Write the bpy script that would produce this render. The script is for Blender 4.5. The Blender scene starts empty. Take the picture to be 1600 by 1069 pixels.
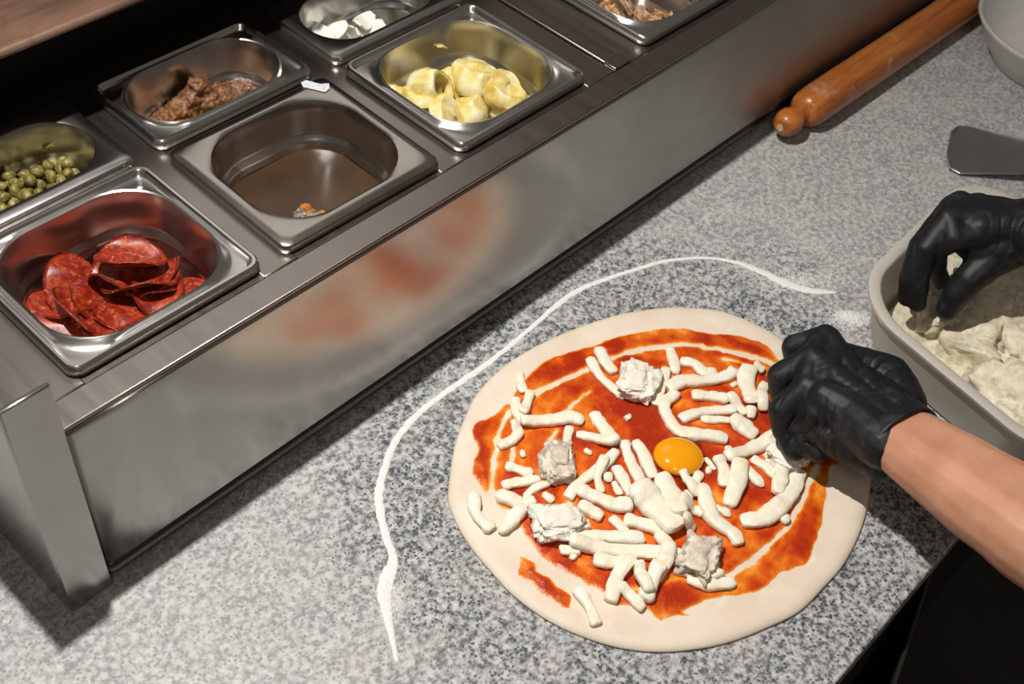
import bpy, bmesh, math, random
import numpy as np
from mathutils import Vector, Matrix, noise as mnoise
random.seed(7); rng = np.random.default_rng(7)
S = bpy.context.scene
COL = S.collection

# ------------------------------------------------------------------ camera
H = 0.185                                   # deck of the topping rail above the counter (counter top = 0)
F_PX = 1913.94
CAM_R = np.array([[0.68154, 0.49440, -0.53957], [-0.72547, 0.55308, -0.40959], [0.09593, 0.67060, 0.73559]])
CAM_C = np.array([-0.44692, -0.57787, 0.70192 + H])
cd = bpy.data.cameras.new('camera'); cam = bpy.data.objects.new('camera', cd); COL.objects.link(cam)
cd.sensor_width = 36.0; cd.lens = F_PX / 1600 * 36.0; cd.clip_start = 0.02
M = Matrix([list(CAM_R[i]) + [CAM_C[i]] for i in range(3)] + [[0, 0, 0, 1]])
loc, rq, _ = M.decompose()
cam.location = loc; cam.rotation_mode = 'QUATERNION'; cam.rotation_quaternion = rq
cd.dof.use_dof = True; cd.dof.focus_distance = 1.10; cd.dof.aperture_fstop = 9.0
S.camera = cam

# ------------------------------------------------------------------ world, lights, exposure
W = bpy.data.worlds.new('world'); S.world = W; W.use_nodes = True
W.node_tree.nodes['Background'].inputs[0].default_value = (1.0, 0.86, 0.74, 1)
W.node_tree.nodes['Background'].inputs[1].default_value = 0.10

def lamp(name, kind, loc, target, energy, color, size=0.1, **kw):
    l = bpy.data.lights.new(name, kind); l.energy = energy; l.color = color
    if kind == 'AREA': l.shape = 'DISK'; l.size = size
    else: l.shadow_soft_size = size
    for k, v in kw.items(): setattr(l, k, v)
    o = bpy.data.objects.new(name, l); COL.objects.link(o); o.location = loc
    o.rotation_euler = (Vector(target) - Vector(loc)).to_track_quat('-Z', 'Y').to_euler()
    return o
lamp('pendant_lamp', 'SPOT', (-0.14, 0.150, 1.42), (-0.02, -0.22, 0), 98, (1.0, 0.955, 0.90), 0.020, spot_size=1.9, spot_blend=1.0)
lamp('soft_fill', 'AREA', (-1.2, -1.3, 2.3), (0.1, -0.1, 0), 6, (1.0, 0.94, 0.88), 0.7)  # unseen area light, added for soft fill
lamp('rim_highlight_fill', 'AREA', (1.5, 2.2, 2.4), (0.3, 0.2, 0), 4.5, (1.0, 0.95, 0.90), 1.6)  # unseen area light, added to put highlights on the pan rims
S.view_settings.view_transform = 'Standard'; S.view_settings.look = 'None'
S.view_settings.gamma = 1.0; S.view_settings.use_curve_mapping = False
S.view_settings.exposure = 0.0

# ------------------------------------------------------------------ helpers
def at(px, py, z):
    """pixel of the photograph -> point of the world on the horizontal plane z"""
    d = CAM_R @ np.array([(px - 800) / F_PX, -(py - 534.5) / F_PX, -1.0])
    return Vector(CAM_C + d * ((z - CAM_C[2]) / d[2]))

def new_mesh(name, verts, faces, mat=None, parent=None, smooth=True, angle=None, recenter=True):
    me = bpy.data.meshes.new(name)
    me.from_pydata([tuple(v) for v in verts], [], faces); me.validate(); me.update()
    o = bpy.data.objects.new(name, me); COL.objects.link(o)
    if smooth:
        me.shade_smooth()
        if angle: me.set_sharp_from_angle(angle=math.radians(angle))
    if mat: me.materials.append(mat)
    if parent is not None: o.parent = parent
    elif recenter: recentre(o)
    return o

def recentre(o):
    co = np.empty(len(o.data.vertices) * 3); o.data.vertices.foreach_get('co', co); co = co.reshape(-1, 3)
    c = (co.min(0) + co.max(0)) / 2; c[2] = co[:, 2].min()
    o.data.vertices.foreach_set('co', (co - c).ravel()); o.data.update(); o.location = c

def empty(name, loc=(0, 0, 0)):
    o = bpy.data.objects.new(name, None); COL.objects.link(o); o.location = loc; o.empty_display_size = 0.05
    return o

def tag(o, label=None, cat=None, group=None, kind=None):
    if label: o['label'] = label
    if cat: o['category'] = cat
    if group: o['group'] = group
    if kind: o['kind'] = kind
    return o

def under(o, root):
    """make o (built in world coordinates) a part of root"""
    o.parent = root; o.matrix_parent_inverse = Matrix.Translation(root.location).inverted(); return o

class MB:
    def __init__(s): s.v = []; s.f = []
    def add(s, v, f):
        n = len(s.v); s.v += [tuple(p) for p in v]; s.f += [tuple(i + n for i in q) for q in f]; return s
    def box(s, x0, x1, y0, y1, z0, z1):
        v = [(x0, y0, z0), (x1, y0, z0), (x1, y1, z0), (x0, y1, z0), (x0, y0, z1), (x1, y0, z1), (x1, y1, z1), (x0, y1, z1)]
        return s.add(v, [(3, 2, 1, 0), (4, 5, 6, 7), (0, 1, 5, 4), (1, 2, 6, 5), (2, 3, 7, 6), (3, 0, 4, 7)])
    def make(s, name, mat, parent=None, bevel=0, **kw):
        o = new_mesh(name, s.v, s.f, mat, None, smooth=bevel > 0 or kw.pop('smooth', False), angle=kw.pop('angle', 35), recenter=parent is None)
        if bevel:
            b = o.modifiers.new('b', 'BEVEL'); b.width = bevel; b.segments = 2; b.limit_method = 'ANGLE'
        if parent is not None: under(o, parent)
        return o

def catmull(pts, n, closed=False):
    P = [np.array(p, float) for p in pts]; out = []; m = len(P)
    for i in range(m if closed else m - 1):
        if closed: a, b, c, d = P[i - 1], P[i], P[(i + 1) % m], P[(i + 2) % m]
        else: b, c = P[i], P[i + 1]; a = P[i - 1] if i else 2 * b - c; d = P[i + 2] if i + 2 < m else 2 * c - b
        for k in range(n):
            t = k / n
            out.append(0.5 * (2 * b + (c - a) * t + (2 * a - 5 * b + 4 * c - d) * t * t + (3 * b - a - 3 * c + d) * t ** 3))
    if not closed: out.append(P[-1])
    return np.array(out)

def vnoise(x, y, seed=0):
    """2-d value noise in 0..1, vectorised"""
    x = np.asarray(x, float); y = np.asarray(y, float)
    xi = np.floor(x).astype(np.int64); yi = np.floor(y).astype(np.int64); fx = x - xi; fy = y - yi
    def h(a, b):
        n = (a * 374761393 + b * 668265263 + seed * 1442695041) & 0x7fffffff
        n = ((n ^ (n >> 13)) * 1274126177) & 0x7fffffff
        return ((n ^ (n >> 16)) & 0xffff) / 65535.0
    u = fx * fx * (3 - 2 * fx); v = fy * fy * (3 - 2 * fy)
    return (h(xi, yi) * (1 - u) + h(xi + 1, yi) * u) * (1 - v) + (h(xi, yi + 1) * (1 - u) + h(xi + 1, yi + 1) * u) * v
def fbm(x, y, seed=0, o=4):
    s = 0; a = 0.5; t = 0
    for i in range(o): s = s + a * vnoise(x * 2 ** i, y * 2 ** i, seed + i); t += a; a *= 0.5
    return s / t

def tube(pts, radii, seg=10, flat=1.0, cap=3, up=Vector((0, 0, 1)), jit=0.0, twist=0.0, sq=1.0, blunt=1.0):
    """rounded tube along pts with radii; flat squashes it along 'up'"""
    P = [Vector(p) for p in pts]; n = len(P)
    T = []
    for i in range(n):
        t = (P[min(i + 1, n - 1)] - P[max(i - 1, 0)])
        T.append(t.normalized() if t.length > 1e-9 else Vector((1, 0, 0)))
    rings = []
    for k in range(cap, 0, -1):
        a = math.pi / 2 * k / (cap + 0.35); rings.append((P[0] - T[0] * radii[0] * blunt * math.sin(a), radii[0] * (math.cos(a) + (1 - blunt) * (1 - math.cos(a)) * .75), T[0], 0))
    for i in range(n): rings.append((P[i], radii[i], T[i], i))
    for k in range(1, cap + 1):
        a = math.pi / 2 * k / (cap + 0.35); rings.append((P[-1] + T[-1] * radii[-1] * blunt * math.sin(a), radii[-1] * (math.cos(a) + (1 - blunt) * (1 - math.cos(a)) * .75), T[-1], n))
    v = []; f = []; ph = random.random() * 6
    for (c, r, t, i) in rings:
        s = t.cross(up); s = s.normalized() if s.length > 1e-6 else Vector((1, 0, 0)); u = s.cross(t).normalized()
        for j in range(seg):
            a = 2 * math.pi * j / seg + twist * i
            q = r * (1 + jit * math.sin(2 * a + ph + i * .6) + jit * .6 * math.sin(3 * a - ph + i))
            ca, sa = math.cos(a), math.sin(a)
            if sq != 1: ca, sa = math.copysign(abs(ca) ** sq, ca), math.copysign(abs(sa) ** sq, sa)
            v.append(c + s * (ca * q) + u * (sa * q * flat))
    R = len(rings)
    for i in range(R - 1):
        for j in range(seg):
            f.append((i * seg + j, i * seg + (j + 1) % seg, (i + 1) * seg + (j + 1) % seg, (i + 1) * seg + j))
    f.append(tuple(range(seg))[::-1]); f.append(tuple((R - 1) * seg + j for j in range(seg)))
    return v, f

def lathe(prof, seg=48, c=(0, 0, 0)):
    v = []; f = []
    for (r, z) in prof:
        for j in range(seg):
            a = 2 * math.pi * j / seg; v.append((c[0] + r * math.cos(a), c[1] + r * math.sin(a), c[2] + z))
    for i in range(len(prof) - 1):
        for j in range(seg): f.append((i * seg + j, i * seg + (j + 1) % seg, (i + 1) * seg + (j + 1) % seg, (i + 1) * seg + j))
    return v, f

def ball_mesh(name, sub, fn, mat, smooth=True):
    bm = bmesh.new(); bmesh.ops.create_icosphere(bm, subdivisions=sub, radius=1)
    for v in bm.verts: v.co = fn(v.co.copy())
    me = bpy.data.meshes.new(name); bm.to_mesh(me); bm.free()
    if smooth: me.shade_smooth()
    me.materials.append(mat); return me

def organic(name, chains, mat, voxel, smooth_it, disp=None, parent=None):
    """union of tapered capsule chains -> one continuous skin (voxel remesh), then displaced"""
    mb = MB()
    for pts, rad in chains:
        if len(pts) == 1: pts = [pts[0], Vector(pts[0]) + Vector((0, 0, 1e-4))]; rad = [rad[0]] * 2
        for i in range(len(pts) - 1):
            a, b = Vector(pts[i]), Vector(pts[i + 1]); m = 4
            v, f = tube([a.lerp(b, k / m) for k in range(m + 1)], [rad[i] + (rad[i + 1] - rad[i]) * k / m for k in range(m + 1)], 14, cap=4)
            mb.add(v, f)
    o = new_mesh(name, mb.v, mb.f, mat, None, recenter=False)
    r = o.modifiers.new('r', 'REMESH'); r.mode = 'VOXEL'; r.voxel_size = voxel
    s = o.modifiers.new('s', 'SMOOTH'); s.factor = 0.5; s.iterations = smooth_it
    dg = bpy.context.evaluated_depsgraph_get(); dg.update()
    me = bpy.data.meshes.new_from_object(o.evaluated_get(dg)); old = o.data
    o.modifiers.clear(); o.data = me; bpy.data.meshes.remove(old); me.name = name
    if disp:
        n = len(me.vertices); co = np.empty(n * 3); no = np.empty(n * 3)
        me.vertices.foreach_get('co', co); me.vertices.foreach_get('normal', no)
        co = co.reshape(-1, 3); no = no.reshape(-1, 3)
        me.vertices.foreach_set('co', (co + no * disp(co, no)[:, None]).ravel()); me.update()
    me.shade_smooth()
    if not me.materials: me.materials.append(mat)
    if parent is not None: under(o, parent)
    else: recentre(o)
    return o

# ------------------------------------------------------------------ materials
class NT:
    def __init__(s, name):
        s.m = bpy.data.materials.new(name); s.m.use_nodes = True; s.t = s.m.node_tree; s.n = s.t.nodes; s.l = s.t.links
        s.b = s.n['Principled BSDF']; s.out = s.n['Material Output']; s.tc = s.n.new('ShaderNodeTexCoord').outputs['Object']
    def node(s, t, **kw):
        n = s.n.new(t)
        for k, v in kw.items():
            if isinstance(k, str) and hasattr(n, k): setattr(n, k, v)
            else: n.inputs[k].default_value = v
        return n
    def mapping(s, scale=(1, 1, 1), rot=(0, 0, 0)):
        m = s.n.new('ShaderNodeMapping'); m.inputs['Scale'].default_value = scale; m.inputs['Rotation'].default_value = rot
        s.l.new(s.tc, m.inputs[0]); return m.outputs[0]
    def noise(s, scale, detail=4, rough=.55, vec=None, dist=0):
        n = s.n.new('ShaderNodeTexNoise'); n.inputs['Scale'].default_value = scale; n.inputs['Detail'].default_value = detail
        n.inputs['Roughness'].default_value = rough; n.inputs['Distortion'].default_value = dist
        s.l.new(vec or s.tc, n.inputs['Vector']); return n.outputs['Fac']
    def voro(s, scale, out='Distance', feature='F1', vec=None, rand=1):
        n = s.n.new('ShaderNodeTexVoronoi'); n.feature = feature; n.inputs['Scale'].default_value = scale
        n.inputs['Randomness'].default_value = rand
        s.l.new(vec or s.tc, n.inputs['Vector']); return n.outputs[out]
    def ramp(s, fac, stops, interp='LINEAR'):
        r = s.n.new('ShaderNodeValToRGB'); r.color_ramp.interpolation = interp; e = r.color_ramp.elements
        while len(e) < len(stops): e.new(0.5)
        for i, (p, c) in enumerate(stops):
            e[i].position = p; e[i].color = (c, c, c, 1) if isinstance(c, (int, float)) else (*c, 1)
        s.l.new(fac, r.inputs[0]); return r.outputs[0]
    def mix(s, fac, a, b, mode='MIX'):
        m = s.n.new('ShaderNodeMix'); m.data_type = 'RGBA'; m.blend_type = mode
        for sock, v in ((m.inputs[0], fac), (m.inputs[6], a), (m.inputs[7], b)):
            if isinstance(v, (int, float)): sock.default_value = v
            elif isinstance(v, tuple): sock.default_value = (*v, 1)
            else: s.l.new(v, sock)
        return m.outputs[2]
    def math(s, op, a, b=0.0):
        m = s.n.new('ShaderNodeMath'); m.operation = op
        for i, v in enumerate((a, b)):
            if isinstance(v, (int, float)): m.inputs[i].default_value = v
            else: s.l.new(v, m.inputs[i])
        return m.outputs[0]
    def set(s, **kw):
        for k, v in kw.items():
            i = s.b.inputs[k.replace('_', ' ')]
            if isinstance(v, (int, float)): i.default_value = v
            elif isinstance(v, tuple): i.default_value = (*v, 1) if i.type == 'RGBA' else v
            else: s.l.new(v, i)
        return s
    def bump(s, h, strength=.3, dist=.001):
        b = s.n.new('ShaderNodeBump'); b.inputs['Strength'].default_value = strength; b.inputs['Distance'].default_value = dist
        s.l.new(h, b.inputs['Height']); s.l.new(b.outputs[0], s.b.inputs['Normal']); return s

def two_tone(name, c1, c2, scale, rough=.5, lo=.35, hi=.65, detail=5, bump=0, bdist=.001, bscale=None, **kw):
    t = NT(name); n = t.noise(scale, detail)
    t.set(Base_Color=t.ramp(n, [(lo, c1), (hi, c2)]), Roughness=rough, **kw)
    if bump: t.bump(t.noise(bscale or scale * 2, 5), bump, bdist)
    return t.m

def m_granite():
    t = NT('granite')
    g = t.n.new('ShaderNodeNewGeometry').outputs['Position']; t.tc = g
    mid = t.noise(165, 4, .62); big = t.noise(42, 3); fine = t.noise(420, 2)
    a = t.math('ADD', t.math('ADD', t.math('MULTIPLY', mid, .72), t.math('MULTIPLY', big, .20)), t.math('MULTIPLY', fine, .16))
    base = t.ramp(a, [(.43, (.060, .069, .080)), (.49, (.175, .188, .20)), (.54, (.34, .348, .348)), (.63, (.55, .545, .53))])
    wn = t.n.new('ShaderNodeTexNoise'); wn.inputs['Scale'].default_value = 330; t.l.new(g, wn.inputs['Vector'])
    va = t.n.new('ShaderNodeVectorMath'); va.operation = 'MULTIPLY_ADD'; t.l.new(wn.outputs['Color'], va.inputs[0]); va.inputs[1].default_value = (.0035, .0035, .0035); t.l.new(g, va.inputs[2]); wv = va.outputs[0]
    v2 = t.voro(330, 'Color', 'F1', wv); s2 = t.n.new('ShaderNodeSeparateColor'); t.l.new(v2, s2.inputs[0])
    d2 = t.ramp(t.voro(330, 'Distance', 'F1', wv), [(.38, 1), (.60, 0)])
    clump = t.noise(75, 2)
    dark = t.math('MULTIPLY', t.ramp(t.math('MULTIPLY', s2.outputs[1], t.math('ADD', clump, .45)), [(.63, 0), (.72, .9)]), d2)
    c = t.mix(dark, base, (.03, .036, .045))
    c = t.mix(t.ramp(t.noise(24, 2), [(.54, 0), (.72, .28)]), c, (.50, .42, .35))
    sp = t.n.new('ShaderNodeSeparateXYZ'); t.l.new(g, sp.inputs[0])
    dx = t.math('SUBTRACT', sp.outputs[0], .20); dy = t.math('ADD', sp.outputs[1], .29)     # flour dust outside the ring; its paleness also paints in stronger light at left
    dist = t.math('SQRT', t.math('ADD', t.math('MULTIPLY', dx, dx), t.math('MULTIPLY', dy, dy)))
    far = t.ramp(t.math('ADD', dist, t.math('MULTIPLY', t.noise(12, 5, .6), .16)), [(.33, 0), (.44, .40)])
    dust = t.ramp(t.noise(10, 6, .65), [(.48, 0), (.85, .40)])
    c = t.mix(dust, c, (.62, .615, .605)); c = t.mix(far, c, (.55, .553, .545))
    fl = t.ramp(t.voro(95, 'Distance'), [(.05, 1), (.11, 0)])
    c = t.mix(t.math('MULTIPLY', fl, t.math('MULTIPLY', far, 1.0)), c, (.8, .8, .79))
    t.set(Base_Color=c, Roughness=.42, Specular_IOR_Level=.3)
    return t.m

def m_steel(name, col, r0, r1, scale=(3, 120, 120), smudge=.5, bump=.03, grease=None):
    t = NT(name); n = t.noise(1, 4, .6, t.mapping(scale)); s = t.noise(7, 5, .6)
    r = t.math('ADD', t.math('MULTIPLY', n, (r1 - r0)), t.math('MULTIPLY', s, smudge * (r1 - r0)))
    if grease:                                  # greasy, rubbed end of the sheet
        sx = t.n.new('ShaderNodeSeparateXYZ'); t.l.new(t.n.new('ShaderNodeNewGeometry').outputs['Position'], sx.inputs[0])
        r = t.math('ADD', r, t.ramp(t.math('ADD', sx.outputs[0], t.math('MULTIPLY', s, .2)), [(grease[0], 0), (grease[1], grease[2])]))
    t.set(Base_Color=t.mix(t.ramp(s, [(.35, 0), (.75, 1)]), col, tuple(x * .82 for x in col)), Metallic=1.0, Roughness=t.math('ADD', r, r0 * .6))
    t.bump(n, bump, .0004)
    return t.m

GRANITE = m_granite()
STEEL = m_steel('brushed_steel', (.44, .425, .40), .22, .36)
DECK = m_steel('deck_steel', (.36, .325, .30), .26, .44, (60, 4, 60))
PAN = m_steel('pan_steel', (.68, .67, .65), .26, .38, (20, 20, 20), bump=.0)
PAN_OIL = m_steel('oily_pan_steel', (.52, .48, .44), .22, .34, (20, 20, 20), bump=.0)
BLACK = two_tone('shade_black', (.004, .004, .004), (.008, .007, .006), 30, .6)  # near-black colour standing in for shadow behind the pans and beneath the rail
DARK = two_tone('dark_steel', (.020, .019, .017), (.030, .028, .025), 8, .35, Metallic=.3)

# ------------------------------------------------------------------ the setting
CE = -0.515                                   # front edge of the counter
tag(MB().box(-1.3, 2.3, -1.8, 0.9, -0.93, -0.90).make('floor', two_tone('dark_tiles', (.018, .016, .014), (.03, .028, .025), 6, .5)), kind='structure')
tag(MB().box(-1.3, 2.3, 0.335, 0.36, 0.0, H + .0915).make('wall_back', BLACK), kind='structure')
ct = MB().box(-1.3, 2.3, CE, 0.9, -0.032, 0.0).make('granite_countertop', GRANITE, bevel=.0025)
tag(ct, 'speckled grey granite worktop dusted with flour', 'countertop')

cab = empty('undercounter_cabinet', (0.4, CE + .03, -0.9))
tag(cab, 'dark cabinet under the granite worktop at lower right', 'cabinet')
MB().box(-1.2, 2.2, CE + .03, .8, -0.9, -0.034).make('body', DARK, cab)
d0 = at(1446, 908, -.05); d1 = at(1394, 1068, -.05); dd = (d1 - d0); dd.z = 0; dn = dd.normalized(); nn = Vector((dn.y, -dn.x, 0))
h0 = d0 - dn * .03; h1 = d0 + dn * .42; th = nn * -.004
mb = MB(); mb.add([h0, h1, h1 + th, h0 + th] + [p + Vector((0, 0, -.7)) for p in (h0, h1, h1 + th, h0 + th)],
    [(3, 2, 1, 0), (4, 5, 6, 7), (0, 1, 5, 4), (1, 2, 6, 5), (2, 3, 7, 6), (3, 0, 4, 7)])
mb.make('door', DARK, cab, bevel=.0012)

# brown shelf above the rail
sh = MB().box(-1.3, 2.3, 0.245, 0.62, H + .092, H + .10)
t = NT('brown_board'); n = t.noise(6, 6, .65, t.mapping((1, 5, 1))); sp = t.noise(24, 4)
c = t.ramp(n, [(.30, (.045, .019, .010)), (.55, (.12, .060, .036)), (.75, (.18, .100, .064))])
t.set(Base_Color=t.mix(t.ramp(sp, [(.60, 0), (.72, .7)]), c, (.06, .016, .006)), Roughness=.55).bump(n, .2)
tag(sh.make('wooden_shelf', t.m, bevel=.004), 'brown worn wooden shelf above the rail at upper left', 'shelf')

# ------------------------------------------------------------------ topping rail
PITCH = .2
FX = {'P1': -.199, 'P2': 0.0, 'P3': .2, 'P4': .4645}
YB = .171                                       # front rim of the back row
rail = empty('topping_rail', (0.4, 0.0, 0.0))
tag(rail, 'long stainless steel topping rail holding the square food pans', 'food rail')
XL, XR, YF = -.268, 2.0, -.034
# front panel: sheet with a rolled lip at the bottom, a little off the counter
prof = [(-.006, H - .006), (YF + .0, H - .0045), (YF - .0014, H - .006), (YF - .0022, H - .012), (YF - .0130, .0245), (YF - .0120, .0230), (YF + .004, .0230)]
mb = MB(); v = []; nP = len(prof)
xs = np.linspace(-.229, XR, 24)
for x in xs: v += [(x, y, z) for y, z in prof]
mb.add(v, [(i * nP + j, i * nP + j + 1, (i + 1) * nP + j + 1, (i + 1) * nP + j) for i in range(len(xs) - 1) for j in range(nP - 1)])
fp = mb.make('front_panel', m_steel('greasy_steel', (.44, .425, .40), .22, .36, grease=(.45, .80, .30)), rail, smooth=True, angle=25)
so = fp.modifiers.new('s', 'SOLIDIFY'); so.thickness = .0012
v, f = tube([(x, YF - .0075, .0160) for x in np.linspace(-.224, XR, 20)], [.0082] * 20, 16)
MB().add(v, f).make('bottom_lip', m_steel('lip_steel', (.10, .098, .092), .25, .4), rail, smooth=True, angle=60)
MB().box(-.224, XR, YF + .002, .30, .008, .022).make('underside', BLACK, rail)
# front ledge, inner joint, dividers
MB().box(-.2615, XR, YF + .001, -.0065, H - .020, H - .0006).make('front_ledge', DECK, rail, bevel=.0012)
for n, x0, x1 in (('deck_plate', -.2615, -.193), ('divider', -.029, .006), ('divider', .170, .206), ('deck_plate', .370, .4105), ('deck_plate', .436, .4705), ('deck_plate', .634, XR)):
    MB().box(x0, x1, -.0055, .335, H - .012, H - .0016).make(n, DECK, rail, bevel=.001)
MB().box(.4115, .435, -.0055, .335, H - .012, H + .0008).make('divider_bar', DECK, rail, bevel=.0012)
MB().box(.4105, .4362, -.0062, .009, H - .010, H + .0018).make('divider_clip', DECK, rail, bevel=.0008)
for i, x in enumerate((-.193, .006, .206, .4705)):
    x1 = x + .164
    MB().box(x, x1, -.0055, .006, H - .012, H - .0022).make('cross_bar', DECK, rail)
    MB().box(x, x1, .157, .176, H - .012, H - .0022).make('cross_bar', DECK, rail)
    MB().box(x, x1, .274 if i < 3 else .1765, .335, H - .012, H - .0022).make('cross_bar', DECK, rail)
MB().box(-.262, XR, .01, .333, .030, .034).make('well_floor', DARK, rail)
# end post and end panel
yb, yt = YF - .0158, YF + .0028
MB().add([(XL, yb, .002), (-.2300, yb, .002), (-.2300, yb + .004, .002), (XL, yb + .004, .002), (XL, yt - .004, H + .052), (-.2300, yt - .004, H + .052), (-.2300, yt, H + .052), (XL, yt, H + .052)],
    [(3, 2, 1, 0), (4, 5, 6, 7), (0, 1, 5, 4), (1, 2, 6, 5), (2, 3, 7, 6), (3, 0, 4, 7)]).make('end_post', STEEL, rail, bevel=.0012)
e0 = [(YF - .0130, .001), (.335, .001), (.335, H + .050), (YF + .0022, H + .050)]
MB().add([(XL, y, z) for y, z in e0] + [(XL + .004, y, z) for y, z in e0], [(3, 2, 1, 0), (4, 5, 6, 7), (0, 1, 5, 4), (1, 2, 6, 5), (2, 3, 7, 6), (3, 0, 4, 7)]).make('end_panel', STEEL, rail, bevel=.0008)

# ------------------------------------------------------------------ food pans
def rr(cx, cy, hx, hy, r, z, n=9):
    r = min(r, hx - .0005, hy - .0005); out = []
    for q, (sx, sy) in enumerate(((1, 1), (-1, 1), (-1, -1), (1, -1))):
        for k in range(n):
            a = math.pi / 2 * (q + k / (n - 1)); out.append((cx + sx * (hx - r) + r * math.cos(a), cy + sy * (hy - r) + r * math.sin(a), z))
    return out
def pan(x0, y0, D, style, mat, label, tilt=(0, 0, 0)):
    cx, cy = .088, D / 2; hx, hy = .088, D / 2
    if style == 'bead':
        P = [(0, -.005, .011), (0, .0002, .011), (.0006, .0022, .011), (.0022, .0038, .010), (.0044, .0038, .009), (.0058, .0024, .008), (.0066, .0000, .008),
             (.0076, -.0016, .009), (.0092, -.0018, .030), (.0099, -.0004, .041), (.0104, .0024, .046), (.0114, .0032, .047), (.0126, .0024, .047), (.0136, -.0015, .046), (.0146, -.010, .046),
             (.0166, -.030, .045), (.0176, -.0335, .044), (.0205, -.0365, .043), (.0220, -.040, .042), (.0290, -.094, .036), (.0320, -.099, .033), (.039, -.102, .028)]
    else:
        P = [(0, -.006, .009), (0, -.001, .009), (.0008, .0016, .009), (.0026, .0026, .009), (.0085, .0030, .012), (.0110, .0030, .044), (.0130, .0020, .050), (.0142, -.002, .051), (.0150, -.010, .050),
             (.0170, -.030, .048), (.0180, -.0335, .047), (.0207, -.0365, .046), (.0222, -.040, .045), (.0290, -.094, .040), (.0320, -.099, .036), (.039, -.102, .030)]
    v = []; f = []; n = 36
    for ins, z, r in P: v += rr(cx, cy, hx - ins, hy - ins, r, z)
    for i in range(len(P) - 1):
        for j in range(n): f.append((i * n + j, i * n + (j + 1) % n, (i + 1) * n + (j + 1) % n, (i + 1) * n + j))
    f.append(tuple((len(P) - 1) * n + j for j in range(n)))
    o = new_mesh('food_pan', [(a - .088, b - D / 2, c + .102) for a, b, c in v], f, mat, None, recenter=False, angle=40)
    sol = o.modifiers.new('s', 'SOLIDIFY'); sol.thickness = .0009; sol.offset = -1
    o.location = (x0 + .088, y0 + D / 2, H + .0008 - .102 + .004); o.rotation_euler = tilt
    tag(o, label, 'pan', 'steel food pans in the rail'); return o
pan(FX['P1'], 0, .162, 'bead', PAN, 'square steel pan holding red salami slices')
p2 = pan(FX['P2'], 0, .162, 'flat', PAN_OIL, 'nearly empty dark steel pan with wide flat rim and a white sticker', (0, 0, -.012))
pan(FX['P3'], 0, .162, 'bead', PAN, 'square steel pan holding pale artichoke hearts in oil')
pan(FX['P4'], 0, .162, 'bead', PAN, 'steel pan holding browned mushrooms at the top edge')
pan(FX['P1'], YB, .108, 'flat', PAN, 'narrow steel pan holding green capers')
pan(FX['P2'], YB, .108, 'bead', PAN, 'narrow steel pan holding brown olive paste')
pan(.202, YB, .108, 'flat', PAN, 'narrow steel pan holding white onion pieces at the top edge')
# sticker on the dark pan
s0 = [at(px, py, H + .0088) for px, py in ((470, 129), (478, 125), (500, 131), (514, 130), (515, 138), (508, 144), (492, 140), (474, 136))]
mb = MB(); k = len(s0); mb.add(s0 + [p - Vector((0, 0, .0004)) for p in s0], [tuple(range(k))] + [(i, (i + 1) % k, k + (i + 1) % k, k + i) for i in range(k)])
t = NT('sticker_paper'); t.set(Base_Color=t.ramp(t.noise(260, 2, .5, t.mapping((1, 2, 1))), [(.58, (.56, .575, .60)), (.66, (.25, .28, .38))]), Roughness=.5)
so = mb.make('sticker', t.m); so.parent = p2; bpy.context.view_layer.update(); so.matrix_parent_inverse = p2.matrix_world.inverted(); so['label'] = 'torn white paper sticker'

def oil(pan_x, pan_y, D, depth, mat, name, label, cat='oil'):
    ins = .0222 + (depth - .040) / .054 * .0068 if depth > .04 else .018
    v = rr(pan_x + .088, pan_y + D / 2, .088 - ins - .0008, D / 2 - ins - .0008, .040, 0); n = len(v)
    top = [(a, b, H + .0048 - depth) for a, b, _ in v]; bot = [(a + (pan_x + .088 - a) * .02, b + (pan_y + D / 2 - b) * .02, H + .0048 - depth - .004) for a, b, _ in v]
    o = new_mesh(name, top + bot, [tuple(range(n)), tuple(range(2 * n - 1, n - 1, -1))] + [(i, n + i, n + (i + 1) % n, (i + 1) % n) for i in range(n)], mat, None, angle=30)
    return tag(o, label, cat)
t = NT('brown_oil'); t.set(Base_Color=t.ramp(t.noise(14, 4), [(.35, (.030, .0155, .007)), (.7, (.060, .031, .014))]), Roughness=.36)
oil(FX['P2'], 0, .162, .046, t.m, 'oil_film', 'dark brown oil film in the nearly empty pan')
t = NT('paste_oil'); t.set(Base_Color=t.ramp(t.noise(40, 4), [(.35, (.09, .030, .006)), (.7, (.20, .075, .015))]), Roughness=.10)
oil(FX['P2'], YB, .108, .058, t.m, 'brown_oil', 'brown oil around the olive paste')
t = NT('yellow_oil'); t.set(Base_Color=(.60, .40, .035), Roughness=.06, Transmission_Weight=.35)
oil(FX['P3'], 0, .162, .062, t.m, 'yellow_oil', 'yellow oil around the artichoke hearts')

# ------------------------------------------------------------------ pan contents
def place(me, name, loc, rot, sc, label, cat, group=None):
    o = bpy.data.objects.new(name, me); COL.objects.link(o); o.location = loc; o.rotation_euler = rot
    o.scale = sc if isinstance(sc, tuple) else (sc, sc, sc)
    return tag(o, label, cat, group)

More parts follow.
